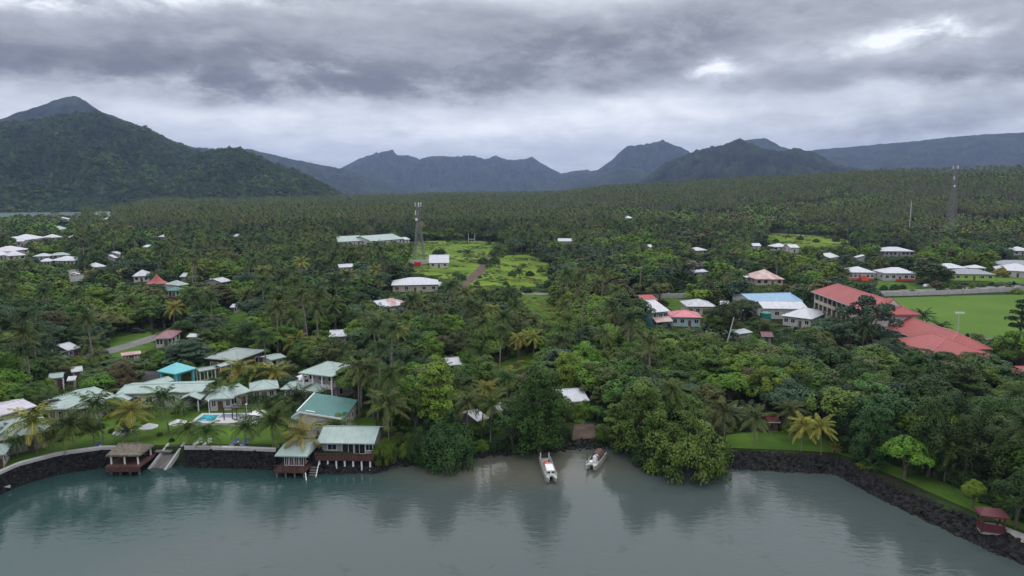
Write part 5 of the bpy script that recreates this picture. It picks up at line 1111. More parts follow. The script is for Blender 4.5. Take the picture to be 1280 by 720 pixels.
def lobes(shape, g):
    """lobe list (x, y, z, rx, rz) in a crown of radius 5 m / height 10 m"""
    L = []
    if shape == 'round':
        for i in range(15): a = i*2.4+g.random(); r = 3.5*math.sqrt(g.random()); L.append((r*math.cos(a), r*math.sin(a), 4.6+g.random()*1.2+(3.5-r)*.85, 1.6+g.random()*.8, 1.3+g.random()*.6))
    elif shape == 'tall':
        for i in range(16): a = i*2.4+g.random(); z = 3.2+5.8*i/15; r = (2.7-abs(z-5.5)*.42)*g.random()**.5; L.append((r*math.cos(a), r*math.sin(a), z, 1.3+g.random()*.7, 1.0+g.random()*.6))
    elif shape == 'tier':
        for k in range(5):
            z = 3.6+k*1.35; n = 8-k; rr = 4.3*(1-.15*k)
            for i in range(n): a = i*2*math.pi/n+k+g.random()*.8; r = rr*(.35+.6*g.random()); L.append((r*math.cos(a), r*math.sin(a), z+g.random()*.6, 1.35+g.random()*.5, .45+g.random()*.25))
    elif shape == 'dome':
        for i in range(16): a = i*2.4; r = 4.0*math.sqrt((i+.5)/16); L.append((r*math.cos(a), r*math.sin(a), .9+(4.4-r)*.75+g.random()*.8, 1.5+g.random()*.6, 1.2+g.random()*.5))
        for i in range(8): a = i*math.pi/4; L.append((4.1*math.cos(a), 4.1*math.sin(a), .7, 1.2, 1.0))
    elif shape == 'open':
        for i in range(18): a = i*2.4+g.random(); r = 4.2*math.sqrt(g.random()); L.append((r*math.cos(a), r*math.sin(a), 4.+g.random()*3.6+(4-r)*.4, .9+g.random()*.6, .7+g.random()*.5))
    elif shape == 'column':
        for i in range(26): a = i*2.4+g.random(); z = .8+8.4*i/25; r = (3.7-abs(z-3.8)*.42)*(.35+.65*g.random()); L.append((r*math.cos(a), r*math.sin(a), z, 1.2+g.random()*.8, 1.0+g.random()*.6))
    elif shape == 'clump':
        for i in range(9): a = i*2.4+g.random(); r = 3.4*math.sqrt(g.random()); L.append((r*math.cos(a), r*math.sin(a), 5.+(3.4-r)*.9+g.random(), 1.9+g.random()*.8, 1.4+g.random()*.5))
    return L
def crown(shape, n, leaf, seed):
    g = np.random.default_rng(seed); L = np.array(lobes(shape, g)); wts = L[:, 3]**2; wts /= wts.sum()
    k = g.choice(len(L), int(n*1.5), p=wts); d = unit(g.normal(size=(len(k), 3))); d[:, 2] = np.where(d[:, 2] < -.45, -d[:, 2], d[:, 2])
    rad = 1-.38*g.random(len(k))**2.2
    c = L[k, :3]+d*np.stack([L[k, 3], L[k, 3], L[k, 4]], 1)*rad[:, None]
    fr = np.array([mnoise.noise(Vector(q*.75+seed)) for q in c]); keep = np.argsort(-(fr+g.random(len(fr))*.55))[:n]; keep.sort()
    c, d, k, fr = c[keep], d[keep], k[keep], fr[keep]
    if shape != 'tier': nrm = unit(d*.8+np.array([0, 0, .55])+g.normal(0, .42, d.shape))
    else: nrm = unit(d*.3+np.array([0, 0, 1.])+g.normal(0, .35, d.shape))
    v, f = leaves(c, nrm, leaf, leaf*.62, g)
    tl = g.random(len(L)); tint = np.clip(.35*tl[k]+.45*(fr+.5)+.25*g.random(len(k))-.05, 0, 1)
    return v, f, np.repeat(tint, 4), L
def trunk_mb(shape, L, seed, n=7):
    g = random.Random(seed); mb = MB(); top = 3.2 if shape in ('round', 'open', 'clump') else 6.5 if shape in ('tall', 'tier', 'column') else 1.2
    r0 = .34 if shape != 'dome' else .16; pts = [(0, 0, -1.), (0, 0, .15), (g.uniform(-.15, .15), g.uniform(-.15, .15), top*.5), (g.uniform(-.3, .3), g.uniform(-.3, .3), top)]
    mb.path(pts, [r0*1.5, r0*1.1, r0*.85, r0*.55], n)
    for q in L[::2]: 
        z0 = top*g.uniform(.55, 1.) if shape != 'tier' else max(1.5, q[2]-.8); p0 = (pts[3][0]*z0/top, pts[3][1]*z0/top, min(z0, top))
        m = ((p0[0]+q[0])/2, (p0[1]+q[1])/2, p0[2]*.35+q[2]*.65); mb.path([p0, m, (q[0], q[1], q[2])], [r0*.42, r0*.28, r0*.1], 5)
    return mb
def palm_crown(nf, nst, seed, L=4.6, wid=.13, droop=1.):
    g = np.random.default_rng(seed); V = []; T = []; 
    for i in range(nf):
        q = (i+.5)/nf; az = i*2.39996+g.normal(0, .12); e0 = R(82)-q*R(118)*1.0+g.normal(0, .07); ln = L*(.82+.3*g.random())*(1-.18*(q < .15)); bend = R(62+28*g.random())*droop*(1 if q < .75 else .6)
        s = np.linspace(0, 1, nst+1); ang = e0-bend*s**1.35; ds = ln/nst
        h = np.concatenate([[0], np.cumsum(np.cos(ang[:-1])*ds)]); z = np.concatenate([[0], np.cumsum(np.sin(ang[:-1])*ds)])
        u = np.array([math.cos(az), math.sin(az), 0]); side = np.array([-math.sin(az), math.cos(az), 0])
        P_ = h[:, None]*u+z[:, None]*np.array([0, 0, 1.])+side*(g.normal(0, .12)*s**2*ln)[:, None]
        tan = unit(np.gradient(P_, axis=0)); nrm = np.cross(side[None], tan)*-1
        tn = np.clip((.08+.5*max(0, q-.5)*1.7)+g.normal(0, .12), 0, 1)
        for k in range(nst):      # rachis
            w = .05*(1-.7*s[k])+.012; V += [P_[k]-side*w, P_[k]+side*w, P_[k+1]+side*w*.8, P_[k+1]-side*w*.8]; T += [min(1, tn+.3)]*4
        for k in range(1, nst+1):
            ll = (.95*math.sin(math.pi*min(1, .12+.83*s[k]))**.7+.1)*(L/4.6)
            for sg in (-1, 1):
                d = unit(side*sg*.78+tan[k]*.62+np.array([0, 0, -.30-.35*g.random()])-nrm[k]*.0+g.normal(0, .07, 3)); wv = tan[k]*wid*.5*(L/4.6)
                b = P_[k]; m = b+d*ll*.45; e = b+d*ll+np.array([0, 0, -ll*.16]); V += [b, m+wv, e, m-wv]; T += [np.clip(tn+g.normal(0, .06), 0, 1)]*4
    V = np.array(V); return V, np.arange(len(V)).reshape(-1, 4), np.array(T)
def palm_trunk(h, lean, seed, n=8):
    mb = MB(); k = 6; pts = [(lean*(i/k)**1.7*h, .3*lean*math.sin(i*.9+seed)*.6, h*i/k if i else -1.) for i in range(k+1)]
    mb.path(pts, [.24]+[.17-.045*i/k for i in range(1, k+1)], n); return mb, pts[-1]
def banana_mesh(seed, nl=9):
    g = np.random.default_rng(seed); V = []; T = []
    for i in range(nl):
        az = i*2.4+g.normal(0, .2); e0 = R(78)-R(50)*(i/nl); ln = 2.6+g.random()*.9; u = np.array([math.cos(az), math.sin(az), 0]); side = np.array([-math.sin(az), math.cos(az), 0]); n = 7
        s = np.linspace(0, 1, n+1); ang = e0-R(95)*s**1.4; h = np.concatenate([[0], np.cumsum(np.cos(ang[:-1])*ln/n)]); z = np.concatenate([[0], np.cumsum(np.sin(ang[:-1])*ln/n)])
        P_ = np.array([0, 0, 1.7])+h[:, None]*u+z[:, None]*np.array([0, 0, 1.]); w = .42*np.sin(np.pi*np.clip(s*.93+.05, 0, 1))**.6; t = g.random()
        for k in range(n):
            for sg in (-1, 1):
                a, b = P_[k], P_[k+1]; V += [a, b, b+side*sg*w[k+1]+[0, 0, -.1*w[k+1]], a+side*sg*w[k]+[0, 0, -.1*w[k]]]; T += [t]*4
    V = np.array(V); return V, np.arange(len(V)).reshape(-1, 4), np.array(T)

SHAPES = ['round', 'tall', 'tier', 'dome', 'open', 'clump', 'column']; SRAD = {'column': 4.6, 'round': 4.7, 'tall': 3.5, 'tier': 5.0, 'dome': 5.0, 'open': 4.7, 'clump': 4.6}; SH = {'column': 9.9, 'round': 9.6, 'tall': 9.9, 'tier': 10., 'dome': 5.5, 'open': 8.8, 'clump': 10.2}
CR = {}; TRK = {}
for si, s in enumerate(SHAPES):
    for j in range(2):
        for lod, (n, lf) in {'near': ((7600 if s != 'open' else 3600), .42), 'mid': ((1900 if s != 'open' else 1100), .80)}.items():
            if s in ('dome', 'column') and lod == 'near': n, lf = 12500, .30
            v, f, t, L = crown(s, n, lf, 10*si+j+1); CR[s, j, lod] = np_mesh('crown', v, f, t, [M['leaf_mid']])
        tm = trunk_mb(s, L, si*7+j); me = bpy.data.meshes.new('trunk'); me.from_pydata(tm.v, [], tm.f); me.update(); me.materials.append(M['bark']); TRK[s, j] = me
PC = {}; PT = {}
for j in range(5):
    for lod, (nf, ns, w) in {'near': (23, 22, .15), 'mid': (18, 11, .34)}.items():
        v, f, t = palm_crown(nf, ns, 50+j, 4.7, w, .85+.08*j); PC[j, lod] = np_mesh('crown', v, f, t, [M['leaf_palm']])
for j in range(4):
    mb, tip = palm_trunk(10., (.02, .07, -.05, .12)[j], j); me = bpy.data.meshes.new('trunk'); me.from_pydata(mb.v, [], mb.f); me.update(); me.materials.append(M['palm_bark']); PT[j] = (me, tip)
BAN = []
for j in range(2):
    v, f, t = banana_mesh(j+3); me = np_mesh('leaves', v, f, t, [M['leaf_bluegreen']]); BAN.append(me)
_st = MB().tube((0,0,-.5), (0,0,1.9), .16, .1, 8); BST = bpy.data.meshes.new('stem'); BST.from_pydata(_st.v, [], _st.f); BST.materials.append(M['bark'])

# ---------------------------------------------------------------- where plants grow
PL = []        # dict per plant
def projv(x, y, z):
    dz = z-CAMZ; d = y*FW[1]+dz*FW[2]; return CX+F*x/d, CY-F*(y*UP[1]+dz*UP[2])/d, d
def add_plant(kind, x, y, h, s, shape, tone, j, rot, fixed=False):
    """h = full height, s = crown scale"""
    PL.append(dict(kind=kind, x=x, y=y, z=float(H(x, y)), h=h, s=s, shape=shape, tone=tone, j=j, rot=rot, fixed=fixed))
def by_px(kind, px, py, top, tone, half=None, shape=None, j=None):
    p = P(px, py); lo, hi = .5, 60.
    for _ in range(40):
        k = (lo+hi)/2
        if proj(p+np.array([0, 0, k]))[1] > top: lo = k
        else: hi = k
    dep = proj(p)[2]; j = random.randrange(8) if j is None else j
    if kind == 'palm': add_plant('palm', p[0], p[1], lo, (half*dep/F/3.4 if half else random.uniform(.9, 1.1)), None, tone, j, random.uniform(0, 6.28), True)
    else: add_plant(kind, p[0], p[1], lo, half*dep/F/SRAD[shape], shape, tone, j, random.uniform(0, 6.28), True)
EXP = [  # palms: base pixel, crown top row, tone, crown half width
 (47,568,507,'palm_gold',27),(94,566,511,'palm',25),(130,556,486,'palm',27),(172,556,497,'palm_gold',22),(211,541,479,'palm_dark',21),(236,558,521,'palm',18),(259,558,523,'palm',19),(307,558,519,'palm',18),
 (341,560,506,'palm',29),(379,562,524,'palm_gold',23),(68,569,533,'palm',16),(22,572,541,'palm',13),(118,556,522,'palm',15),(158,558,528,'palm',14),
 (300,480,448,'palm_gold',18),(325,481,452,'palm_gold',17),(345,482,453,'palm_gold',17),(266,462,441,'palm',11),(275,505,489,'palm',9),(283,507,492,'palm',6),
 (449,522,447,'palm_olive',17),(467,524,448,'palm_olive',20),(490,535,452,'palm',21),(486,552,487,'palm_olive',24),(510,524,452,'palm',17),(499,528,470,'palm',18),
 (585,556,486,'palm_olive',21),(613,562,489,'palm',21),(602,545,474,'palm_gold',16),(566,530,470,'palm',18),(648,452,413,'palm_gold',13),(667,452,412,'palm_gold',12),(755,466,407,'palm_olive',13),(605,452,390,'palm',17),(566,430,380,'palm_dark',13),
 (634,520,462,'palm',15),(598,475,425,'palm',18),(905,560,500,'palm_olive',20),(942,561,508,'palm_olive',19),(987,550,498,'palm_olive',19),(1001,564,519,'palm_gold',18),(1026,568,520,'palm_gold',17),(1180,603,541,'palm',20),(1046,566,553,'palm_gold',8),
 (838,545,470,'palm',20),(1152,414,393,'palm_dark',7),(1173,419,399,'palm_dark',8),(1193,500,441,'palm_olive',19),(527,356,340,'palm_dark',9),(585,329,309,'palm',8),(625,342,305,'palm_dark',9),(649,352,334,'palm_dark',9),
 (130,415,385,'palm_olive',15),(33,478,412,'palm_olive',18),(118,446,418,'palm_olive',17),(172,408,385,'palm_olive',10),(142,412,386,'palm_gold',9),(218,414,376,'palm_gold',11),(310,395,360,'palm_olive',12),(333,465,408,'palm',14),
 (372,450,415,'palm_gold',17),(120,480,455,'palm',13),(60,420,395,'palm_dark',12),(240,396,360,'palm',12),(1068,432,410,'palm_dark',9)]+[(x,511,y,'palm_dark',7) for x, y in ((314,491),(322,493),(331,490),(339,493),(348,491),(357,493),(366,491),(374,494))]+[(150,520,497,'palm',13),(192,522,500,'palm_dark',12),(228,520,499,'palm',11),(248,512,494,'palm_dark',9),(104,540,515,'palm',15),(20,560,528,'palm_dark',14),(402,512,486,'palm_dark',9),(60,520,499,'palm_dark',11),(422,548,520,'palm',13)]
for e in EXP: by_px('palm', *e)
EXT = [  # trees: base, top, tone, half, shape
 (675,567,460,'mid',44,'column'),(640,562,500,'dark',26,'clump'),(560,583,515,'dark',36,'dome'),(532,577,528,'dark',24,'dome'),(548,548,452,'bright',34,'tier'),(520,545,480,'mid',24,'round'),
 (858,592,517,'mid',54,'dome'),(822,584,535,'dark',34,'dome'),(800,567,478,'mid',42,'column'),(772,558,505,'mid',28,'tier'),(756,486,450,'bright',26,'round'),(785,530,472,'mid',34,'open'),(880,575,535,'mid',30,'dome'),
 (1258,618,530,'dark',46,'column'),(1270,660,590,'dark',26,'round'),(1130,598,546,'bright',29,'round'),(1216,636,597,'bright',13,'round'),(1088,582,512,'dark',32,'column'),(1060,560,500,'dark',30,'column'),(1160,596,500,'dark',34,'column'),(1205,605,520,'dark',30,'column'),(1240,588,498,'dark',36,'column'),(1278,600,510,'dark',34,'column'),(1185,570,492,'dark',34,'column'),(1165,357,329,'dark',25,'round'),(1251,346,333,'yellow',9,'dome'),(155,349,334,'lightyellow',10,'round'),
 (1082,446,374,'bluegreen',36,'open'),(864,349,327,'grey',17,'open'),(870,362,350,'red',10,'dome'),(862,303,287,'brown',22,'dome'),(890,302,288,'red',22,'dome'),(1274,428,373,'dark',18,'tier'),(480,578,548,'bright',16,'dome'),
 (1145,480,436,'dark',34,'tier'),(1090,480,432,'mid',36,'round'),(1200,520,452,'dark',36,'tier'),(1040,480,428,'dark',30,'round'),(1010,500,440,'mid',34,'clump'),(1240,500,450,'dark',34,'tall'),(1160,550,470,'dark',38,'round'),(1100,560,480,'dark',40,'round'),(1050,550,475,'mid',38,'clump'),
 (735,455,408,'dark',34,'round'),(780,420,366,'dark',36,'round'),(810,470,430,'brown',24,'round'),(870,480,445,'olive',34,'open'),(940,455,420,'bright',30,'dome'),(905,420,378,'dark',24,'round'),(930,400,372,'dark',20,'round'),(1050,430,400,'dark',24,'round'),
 (460,450,412,'dark',40,'tier'),(405,420,392,'bright',16,'round'),(425,408,380,'bright',18,'round'),(235,462,425,'bluegreen',36,'tier'),(150,480,448,'dark',40,'clump'),(248,350,322,'bright',16,'dome'),(210,455,432,'mid',18,'dome'),(1145,506,468,'dark',30,'tier'),(1208,432,417,'dark',3,'tall'),
 (1222,445,420,'dark',16,'clump'),(1115,570,530,'dark',26,'round'),(1230,590,530,'dark',34,'tall')]
for px, py, hp, tone in ((545,318,6,'dark'),(551,318,8,'dark'),(575,316,4,'mid'),(604,330,9,'dark'),(611,334,6,'mid'),(618,330,10,'dark'),(640,345,7,'mid'),(646,342,5,'olive'),(655,333,4,'bright'),(632,356,5,'mid'),(662,345,7,'dark'),(676,340,6,'mid'),(600,348,4,'olive'),(570,345,6,'mid'),(577,350,8,'dark'),(626,322,5,'bright'),(560,303,3,'olive'),(612,306,4,'mid'),(508,338,7,'dark'),(513,334,6,'dark'),(654,362,5,'mid'),(635,362,4,'mid'),(596,356,5,'olive'),(985,297,4,'mid'),(1000,300,6,'dark'),(1020,303,5,'mid'),(1045,302,6,'dark'),(1055,306,5,'mid'),(970,303,5,'mid'),(1035,298,4,'bright'),(1105,362,6,'dark'),(1118,362,7,'dark'),(1128,361,6,'dark'),(1180,352,5,'mid'),(1199,357,4,'dark'),(1240,357,5,'dark'),(1262,356,4,'mid')):
    by_px('shrub', px, py, py-hp, tone, hp*.8, 'dome')
for i in range(34):
    px = 486+i*9.6+random.uniform(-3, 3); py = float(np.interp(px, [486,520,560,600,660,720,760,800], [572,572,570,563,560,549,552,560]))-random.uniform(0, 5)
    if 708 < px < 750: continue
    by_px('shrub', px, py, py-random.uniform(9, 19), random.choice(['dark', 'dark', 'mid', 'bright']), random.uniform(8, 13), 'dome')
for px, py, hp in ((704,520,18),(712,522,19),(721,522,19),(730,521,20),(739,517,17),(594,541,15),(602,541,16),(611,538,15),(561,466,8),(570,466,9),(578,465,8),(270,505,6),(279,508,5),(292,505,6),(300,506,7),(316,503,8),(324,501,7),(333,502,8),(341,500,7),(349,501,8),(358,500,8),(366,500,9),(373,498,8),(377,497,9),(349,512,6),(357,517,7),(362,523,8),(351,527,7),(340,517,5),(150,530,6),(162,534,7),(181,529,6),(240,512,5),(226,514,7),(218,517,6),(232,544,4),(268,545,4),(64,548,7),(74,552,6),(100,543,8),(112,540,7),(125,536,8),(140,541,6),(200,545,5),(215,552,5),(240,474,6),(228,477,5),(252,470,7),(262,468,7),(208,487,6),(196,489,6),(184,490,5),(258,484,7),(266,480,7),(305,478,7),(330,474,6),(352,470,7),(366,466,8),(428,500,6),(436,509,7),(441,517,7),(452,521,7),(463,519,9)):
    by_px('shrub', px, py, py-hp, random.choice(['dark', 'mid', 'mid', 'bright', 'olive']), hp*.75, 'dome')
for px, py in ((1058,548),(1075,556),(1092,566),(1112,574),(1125,580),(1150,586),(1165,590),(1180,597),(1196,602),(1212,610),(1228,618),(1245,622),(1262,632),(1278,640),(930,538),(950,536),(1040,540)):
    by_px('shrub', px, py, py-random.uniform(9, 16), random.choice(['dark', 'dark', 'mid']), random.uniform(9, 14), 'dome')
for px, py, top, tone, half, shp in EXT: by_px('tree', px, py, top, tone, half, shp)

def inpoly(x, y, poly):
    x0, y0 = poly[:, 0], poly[:, 1]; x1, y1 = np.roll(x0, -1), np.roll(y0, -1); r = np.zeros(x.shape, bool)
    for a, b, c, d in zip(x0, y0, x1, y1):
        k = ((b > y) != (d > y)) & (x < (c-a)*(y-b)/((d-b) or 1e-9)+a); r ^= k
    return r
CB = np.array(CLEAR)
def allowed(x, y, h, rad, fr=.72, low=0.):
    """ground is free and the crown hides nothing the photograph shows"""
    ok = np.ones(x.shape, bool); z = H(x, y); az = np.arctan2(x, y); d = np.hypot(x, y)-rs(az)
    ok &= (d > np.interp(az, BW_AZ, BW)+.8) & (z > 1.4)
    for w, p in PATCH: ok &= ~inpoly(x, y, w)
    for fx, fy, rz, hx, hy in FOOT:
        c, s = math.cos(rz), math.sin(rz); u = (x-fx)*c+(y-fy)*s; v = -(x-fx)*s+(y-fy)*c; m = rad*.45; ok &= ~((abs(u) < hx+m) & (abs(v) < hy+m))
    px, py0, dep = projv(x, y, z+low); _, py1, _ = projv(x, y, z+h); hw = rad*F/dep*fr; py1 = py1+(py0-py1)*.06
    for x0, y0, x1, y1, cd in CB: ok &= ~((px+hw > x0) & (px-hw < x1) & (py0 > y0) & (py1 < y1) & (dep < cd+4))
    for w, p in PATCH:
        pd = w[:, 1].max()
        for fx, fy in ((0, .35), (-.5, .5), (.5, .5), (0, .85)): ok &= ~(inpoly(px+fx*hw, py0+(py1-py0)*fy, p) & (dep < pd))
    return ok
def zone(px, py):
    if py < 300: return (.62, .30, .08, 0) if px > 640 else (.66, .28, .06, 0)
    if px < 480: return (.19, .62, .16, .03) if py > 330 else (.20, .62, .18, 0)
    if py > 400: return (.15, .69, .12, .04) if px < 740 else (.05, .72, .10, .13)
    if px < 760: return (.17, .61, .22, 0)
    return (.07, .55, .36, .02)
def clumpnoise(x, y, s=.02, o=0.): return np.array([mnoise.noise(Vector((a*s, b*s, o))) for a, b in zip(x, y)])
def scatter():
    g = np.random.default_rng(3); X = []; Y = []; r = 116.
    while r < 640:
        sp = 4.3+1.9*sstep(r, 120, 500); n = int(r*1.9/sp); a = (np.arange(n)+g.random(n)*.8)/n*1.9-.95; rr = r+g.uniform(-.45, .45, n)*sp; X.append(rr*np.sin(a)); Y.append(rr*np.cos(a)); r += sp
    X = np.concatenate(X); Y = np.concatenate(Y); n = len(X); Z = H(X, Y); px, py, dep = projv(X, Y, Z)
    zn = np.array([zone(a, b) for a, b in zip(px, py)]); cl = clumpnoise(X, Y, .03); zn[:, 0] *= np.clip(1+2.2*cl, .15, 2.2); zn /= zn.sum(1, keepdims=True); cs = zn.cumsum(1); u = g.random(n)[:, None]; kind = (u > cs).sum(1).clip(0, 3)
    done = np.zeros(n, bool); fx = np.array([(q['x'], q['y'], q['s']*(4 if q['kind'] == 'tree' else 1.5)) for q in PL])
    near = np.zeros(n, bool)
    for a, b, rr in fx: near |= (X-a)**2+(Y-b)**2 < (rr*.75)**2
    done |= near
    tn = clumpnoise(X, Y, .018, 4.); tn2 = clumpnoise(X, Y, .09, 9.)
    for att, k in enumerate((1., .75, .55, .36)):
        hs = g.uniform(.78, 1.3, n)
        hpalm = (9.5+6.5*g.random(n))*(1 if att == 0 else k); htree = 7.6*hs*k*np.where(px > 740, 1.12, 1.); rad = np.where(kind == 0, 3.6, np.where(kind == 1, 4.4*hs*k, np.where(kind == 2, 2.4*hs*k, 1.9)))
        h = np.where(kind == 0, hpalm+2.2, np.where(kind == 1, htree, np.where(kind == 2, 2.6*hs*k, 3.6)))
        ok = allowed(X, Y, h, rad) & ~done
        for i in np.nonzero(ok)[0]:
            t = tn[i]+tn2[i]*.6+g.normal(0, .18)
            if kind[i] == 0:
                tone = 'palm_gold' if g.random() < .04 and px[i] < 700 else 'palm_olive' if t > .3 else 'palm_dark' if t < .08 else 'palm'
                add_plant('palm', X[i], Y[i], h[i], g.uniform(.72, 1.0)*(1 if k > .6 else .75), None, tone, int(g.integers(0, 20)), g.random()*6.28)
            elif kind[i] == 1:
                shp = ['round', 'clump', 'tall', 'tier', 'open', 'round', 'column', 'column'][int(g.integers(0, 8))]
                tone = 'bright' if t > (.24 if py[i] > 360 else .08) else 'mid' if t > -.08 else 'dark' if t > -.34 else 'bluegreen'
                if g.random() < .12: tone = 'olive'
                if g.random() < .03: tone = 'brown'
                add_plant('tree', X[i], Y[i], h[i], rad[i]/4.4, shp, tone, int(g.integers(0, 8)), g.random()*6.28)
            elif kind[i] == 2:
                add_plant('shrub', X[i], Y[i], h[i], rad[i]/5., 'dome', ['mid', 'bright', 'dark', 'bright'][int(g.integers(0, 4))], int(g.integers(0, 8)), g.random()*6.28)
            else: add_plant('banana', X[i], Y[i], 3.6, g.uniform(.9, 1.35), None, 'bluegreen', int(g.integers(0, 8)), g.random()*6.28)
        done |= ok
scatter()
# ---------------------------------------------------------------- which plants show largest: a small depth buffer
def visible():
    W, Hh = 640, 360; zb = np.full((Hh, W), 1e9); ib = np.full((Hh, W), -1); yy, xx = np.mgrid[0:Hh, 0:W]
    for x0, y0, x1, y1, cd in CLEAR: 
        a, b, c, d = int(max(0, x0/2)), int(max(0, y0/2)), int(min(W, x1/2)), int(min(Hh, y1/2))
        if c > a and d > b: zb[b:d, a:c] = np.minimum(zb[b:d, a:c], cd)
    for i, q in enumerate(PL):
        px, p0, dep = projv(q['x'], q['y'], q['z']); _, p1, _ = projv(q['x'], q['y'], q['z']+q['h'])
        rad = (3.8*q['s'] if q['kind'] == 'palm' else 2.2 if q['kind'] == 'banana' else SRAD[q['shape']]*q['s'])*F/dep/2
        if q['kind'] == 'palm': cy = p1/2+rad*.62; ry = rad*.62; rad *= .75
        elif q['kind'] == 'tree': ry = (p0-p1)/4*.8; cy = p1/2+ry
        else: ry = (p0-p1)/4; cy = (p0+p1)/4
        cx = px/2; q['px'], q['py'], q['dep'], q['top'] = px, p0, dep, p1; q['vis'] = 0
        a, b, c, d = int(max(0, cx-rad)), int(max(0, cy-ry)), int(min(W, cx+rad+1)), int(min(Hh, cy+ry+1))
        if c <= a or d <= b: continue
        m = (((xx[b:d, a:c]+.5-cx)/max(rad, .5))**2+((yy[b:d, a:c]+.5-cy)/max(ry, .5))**2 < 1) & (zb[b:d, a:c] > dep)
        zb[b:d, a:c][m] = dep; ib[b:d, a:c][m] = i
    ids, n = np.unique(ib[ib >= 0], return_counts=True)
    for i, k in zip(ids, n): PL[i]['vis'] = int(k)
visible()
LIMIT = {'palm': 290, 'tree': 290, 'shrub': 250, 'banana': 50}
for kind, lim in LIMIT.items():
    q = sorted((p for p in PL if p['kind'] == kind and p['vis'] >= (6 if not p['fixed'] else 1)), key=lambda p: -p['vis']-(1e6 if p['fixed'] else 0))
    for p in q[:lim]: p['own'] = True
# ---------------------------------------------------------------- labels
NAMES = {'palm': ('coconut_palm', 'palm', 'coconut palm'), 'tree': ('broadleaf_tree', 'tree', 'broadleaf tree'), 'shrub': ('shrub', 'shrub', 'shrub'), 'banana': ('banana_plant', 'banana plant', 'banana plant')}
SWORD = {'column': 'full skirted', 'round': 'round crowned', 'tall': 'tall', 'tier': 'layered', 'dome': 'domed', 'open': 'open crowned', 'clump': 'lumpy'}
ORD = 'first second third fourth fifth sixth seventh eighth ninth tenth eleventh twelfth'.split()
LMA = [(n, *proj((x, y, float(H(x, y))+2))[:2], x, y) for n, x, y in LM]; LMA = [q for q in LMA if -5 < q[1] < 1285]
def relation(p):
    best = min(LMA, key=lambda q: math.hypot(q[1]-p['px'], (q[2]-p['py'])*1.6)); n, lx, ly, wx, wy = best
    dx, dd = p['px']-lx, p['dep']-wy*math.cos(PIT)
    wpx = dd*F/max(p['dep'], 1)
    if abs(dx) > abs(wpx)*.8: rel = 'left of' if dx < 0 else 'right of'
    else: rel = 'behind' if dd > 0 else 'before'
    return rel, n
def label_all():
    G = {}
    for p in PL:
        if not p.get('own'): continue
        w = NAMES[p['kind']][2]; tone = WORD[p['tone']]
        if p['kind'] == 'palm': ad = 'tall' if p['h'] > 14.5 else 'short' if p['h'] < 9 else 'medium'
        elif p['kind'] == 'tree': ad = SWORD[p['shape']]
        elif p['kind'] == 'shrub': ad = 'low'
        else: ad = 'big leaved'
        rel, n = relation(p); G.setdefault((ad, tone, w, rel, n), []).append(p)
    for (ad, tone, w, rel, n), ps in G.items():
        ps.sort(key=lambda p: p['px']); body = f'{ad} {tone} {w}'
        plur = dict(tree='trees', palm='palms').get(ps[0]['kind'], w+'s')
        for i, p in enumerate(ps):
            if len(ps) == 1: p['label'] = f'{body} {rel} the {n}'
            elif len(ps) == 2: p['label'] = f"{('left' if i == 0 else 'right')} one of two {body}s {rel} the {n}"
            else: p['label'] = f"{ORD[i] if i < 12 else str(i+1)+'th'} from left of {ad} {tone} {plur} {rel} the {n}"
label_all()
def make_own(p):
    nm, cat, w = NAMES[p['kind']]; e = bpy.data.objects.new(nm, None); C.objects.link(e); e.location = (p['x'], p['y'], p['z']); e.rotation_euler.z = p['rot']; e.empty_display_size = .5
    tag(e, p['label'], cat, {'palm': 'coconut palms', 'tree': 'broadleaf trees', 'shrub': 'shrubs', 'banana': 'banana plants'}[p['kind']])
    lod = 'near' if p['dep'] < 260 else 'mid'
    def ch(name, me, m=None, loc=(0,0,0), sc=(1,1,1), rz=0):
        o = bpy.data.objects.new(name, me); C.objects.link(o); o.parent = e; o.location = loc; o.scale = sc; o.rotation_euler.z = rz
        if m: o.material_slots[0].link = 'OBJECT'; o.material_slots[0].material = M[m]
        return o
    j = p['j']
    if p['kind'] == 'palm':
        ht = max(.8, p['h']-2.6*p['s']); me, tip = PT[j % 4]; k = ht/10; w = .8+.3*p['s']*.8
        ch('trunk', me, None, (0,0,0), (k if ht > 4 else .6, k if ht > 4 else .6, k)); 
        kk = k if ht > 4 else .6
        for_w = ch('crown', PC[j % 5, lod], 'leaf_'+p['tone'], (tip[0]*kk, tip[1]*kk, ht-.1), (p['s'],)*3, p['rot'])
    elif p['kind'] == 'banana':
        ch('stem', BST, None, sc=(p['s'],)*3); ch('leaf_crown', BAN[j % 2], 'leaf_'+p['tone'], sc=(p['s'],)*3)
    else:
        sz = p['h']/SH[p['shape']]; sc = (p['s'], p['s'], sz); ch('trunk', TRK[p['shape'], j % 2], None, sc=sc); ch('crown', CR[p['shape'], j % 2, lod], 'leaf_'+p['tone'], sc=sc)
for p in PL:
    if p.get('own'): make_own(p)
